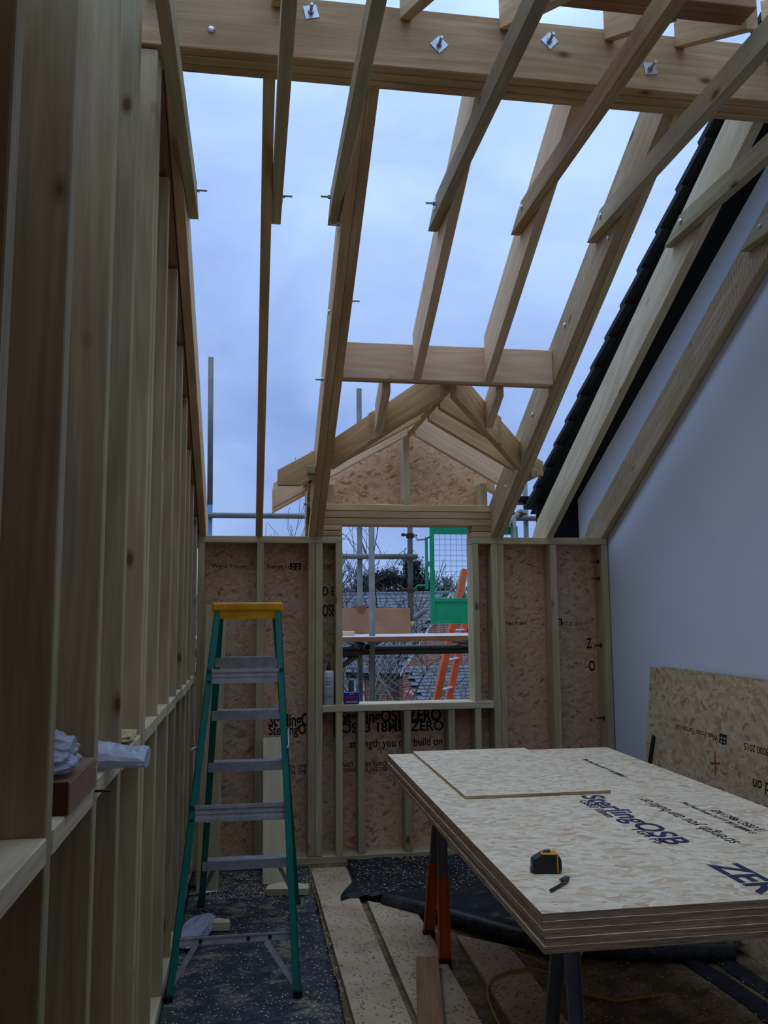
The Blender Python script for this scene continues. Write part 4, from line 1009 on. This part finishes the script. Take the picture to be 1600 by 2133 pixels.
# ---- bare trees
def tree_mesh(seed, H, spread, r0, depth, twig=.004, up_=.35, n0=7, lean=(0, 0), nmin=4):
    rs = random.Random(seed); segs = []
    def grow(p, d, L, r, lv):
        pts = [p]; k = 4 if lv > 1 else 3
        for i in range(k):
            d = (d+Vector((rs.gauss(0, .16), rs.gauss(0, .16), rs.gauss(0, .10)+.05*up_))).normalized(); p = p+d*(L/k); pts.append(p)
        segs.append((pts, r, max(r*.55, twig), lv))
        if lv == 0: return
        nb = (n0 if lv == depth else rs.randint(3, 5))
        for b in range(nb):
            t = rs.uniform(.35, 1.0) if b else 1.0; i = min(int(t*k), k-1); q = pts[i]+(pts[i+1]-pts[i])*(t*k-i)
            az = rs.uniform(0, 2*PI); o = d.orthogonal().normalized(); o = Matrix.Rotation(az, 3, d) @ o
            nd = (d*.72+o*spread*rs.uniform(.55, 1.1)+Vector((0, 0, up_*.3))).normalized()
            grow(q, nd, L*rs.uniform(.50, .74), max(r*.55*rs.uniform(.7, 1), twig), lv-1)
    grow(Vector((0, 0, 0)), Vector((lean[0], lean[1], 1)).normalized(), H*.42, r0, depth)
    bt_, bw = bmesh.new(), bmesh.new()
    for pts, ra, rb, lv in segs:
        tube_bm(bt_ if lv >= depth-1 else bw, pts, ra, 7 if lv >= depth-1 else nmin, False, rb)
    return bt_, bw
def tree(name, label, loc, seed, H, spread, r0, depth, mt, mw_, twig, group=None, rz=0, **k):
    t = thing(name, label, 'tree', loc, group)
    a, b = tree_mesh(seed, H, spread, r0, depth, twig, **k)
    M_ = Matrix.Translation(loc) @ Matrix.Rotation(rz, 4, 'Z')
    o = finish(a, 'trunk', mt, t, mw=M_); b = finish(b, 'branches', mw_, t, mw=M_); b['kind'] = 'stuff'
    return t
tree('garden_tree', 'bare pale-barked tree just beyond the scaffold, trunk leaning left', (2.75, 12.6, -5.6), 5, 8.6, .72, .075, 4, 'bark', 'bark', .006, lean=(-.10, 0), n0=9)
tree('garden_tree', 'bare upright tree seen through the green gate mesh', (3.75, 16.6, -5.6), 12, 12.4, .62, .08, 4, 'bark', 'bark_dark', .006, lean=(.02, 0), n0=10)
tree('garden_tree', 'bare thin branched tree at the left of the window opening', (1.25, 9.7, -5.6), 23, 8.2, .6, .05, 4, 'bark', 'bark', .005, n0=9)
# far wood: individual bare trees sharing three crowns
protos = []
rs = random.Random(11); cnt = 0
order_ = ['first', 'second', 'third', 'fourth', 'fifth', 'sixth', 'seventh', 'eighth', 'ninth', 'tenth', 'eleventh', 'twelfth', 'thirteenth', 'fourteenth', 'fifteenth', 'sixteenth', 'seventeenth', 'eighteenth']
for i in range(15):
    x = 1.0+ i*1.5+rs.uniform(-.3, .3); y = (43, 50, 57)[i % 3]+rs.uniform(-.6, .6); s = rs.uniform(.86, .95)+.05*(i % 3)
    lab = 'bare winter tree in the wood behind the slate roof, '+order_[i]+' from the left'
    if i < 3:
        t = tree('woodland_tree', lab, (x, y, -5.6), 40+i, 10.8, .44, .16, 5, 'bark_dark', 'twig_grey', .018, 'far bare trees', n0=8, nmin=3); protos.append(t)
    else:
        src = protos[i % 3]; t = src.copy(); C.objects.link(t); t.location = (x, y, -5.6); t.rotation_euler = (0, 0, rs.uniform(0, 6)); t.scale = (s, s, s); t['label'] = lab
        for ch in src.children: c2 = ch.copy(); C.objects.link(c2); c2.parent = t
# evergreens
def pine(loc, H, w, seed, label):
    t = thing('evergreen_tree', label, 'tree', loc, 'dark evergreens beyond the roof'); rs = random.Random(seed)
    tube('trunk', [Vector(loc), Vector(loc)+Vector((.1, 0, H*.9))], .18, 'bark_dark', t, 8)
    bm = bmesh.new()
    for k in range(26):
        a = rs.uniform(0, 2*PI); h = rs.uniform(.62, 1.0); rr = w*rs.uniform(.0, 1)*(1.25-h*.75)*1.3
        c = Vector(loc)+Vector((rr*math.cos(a), rr*math.sin(a), H*h)); s = rs.uniform(.3, .75)
        for q in range(420):
            d = Vector((rs.gauss(0, 1), rs.gauss(0, 1), rs.gauss(0, .55))).normalized()*s*rs.uniform(.5, 1.05); p = c+d; e = Vector((rs.gauss(0, 1), rs.gauss(0, 1), rs.gauss(0, 1)))*.06; g_ = Vector((rs.gauss(0, 1), rs.gauss(0, 1), rs.gauss(0, 1)))*.06
            bm.faces.new([bm.verts.new(v) for v in (p, p+e, p+g_)])
    finish(bm, 'foliage', 'pine_green', t)['kind'] = 'stuff'
pine((7.0, 46, -5.6), 9.6, 1.2, 1, 'dark pine standing left of the middle pole above the roof'); pine((8.8, 47, -5.6), 10.0, 1.5, 2, 'broad dark pine between the poles above the roof'); pine((14.8, 45, -5.6), 9.7, 1.2, 3, 'dark evergreen seen through the gate mesh')
pine((12.0, 40, -5.6), 8.4, 1.0, 4, 'low dark evergreen behind the gate kick panel')
# wooded rise at the back
bm = bmesh.new(); g = []
for i in range(41):
    x = -30+3*i; h = 2.7+.8*noise.noise(Vector((x*.06, 3, 0)))+.35*noise.noise(Vector((x*.4, 1, 0)))
    g.append([bm.verts.new((x, 62, -5.6)), bm.verts.new((x, 66, h*.5)), bm.verts.new((x, 74, h)), bm.verts.new((x, 120, h))])
for a, b in zip(g, g[1:]):
    for k in range(3): bm.faces.new((a[k], b[k], b[k+1], a[k+1]))
tag(finish(bm, 'hillside', 'far_wood', smooth=True), kind='structure')
bpy.context.view_layer.update()
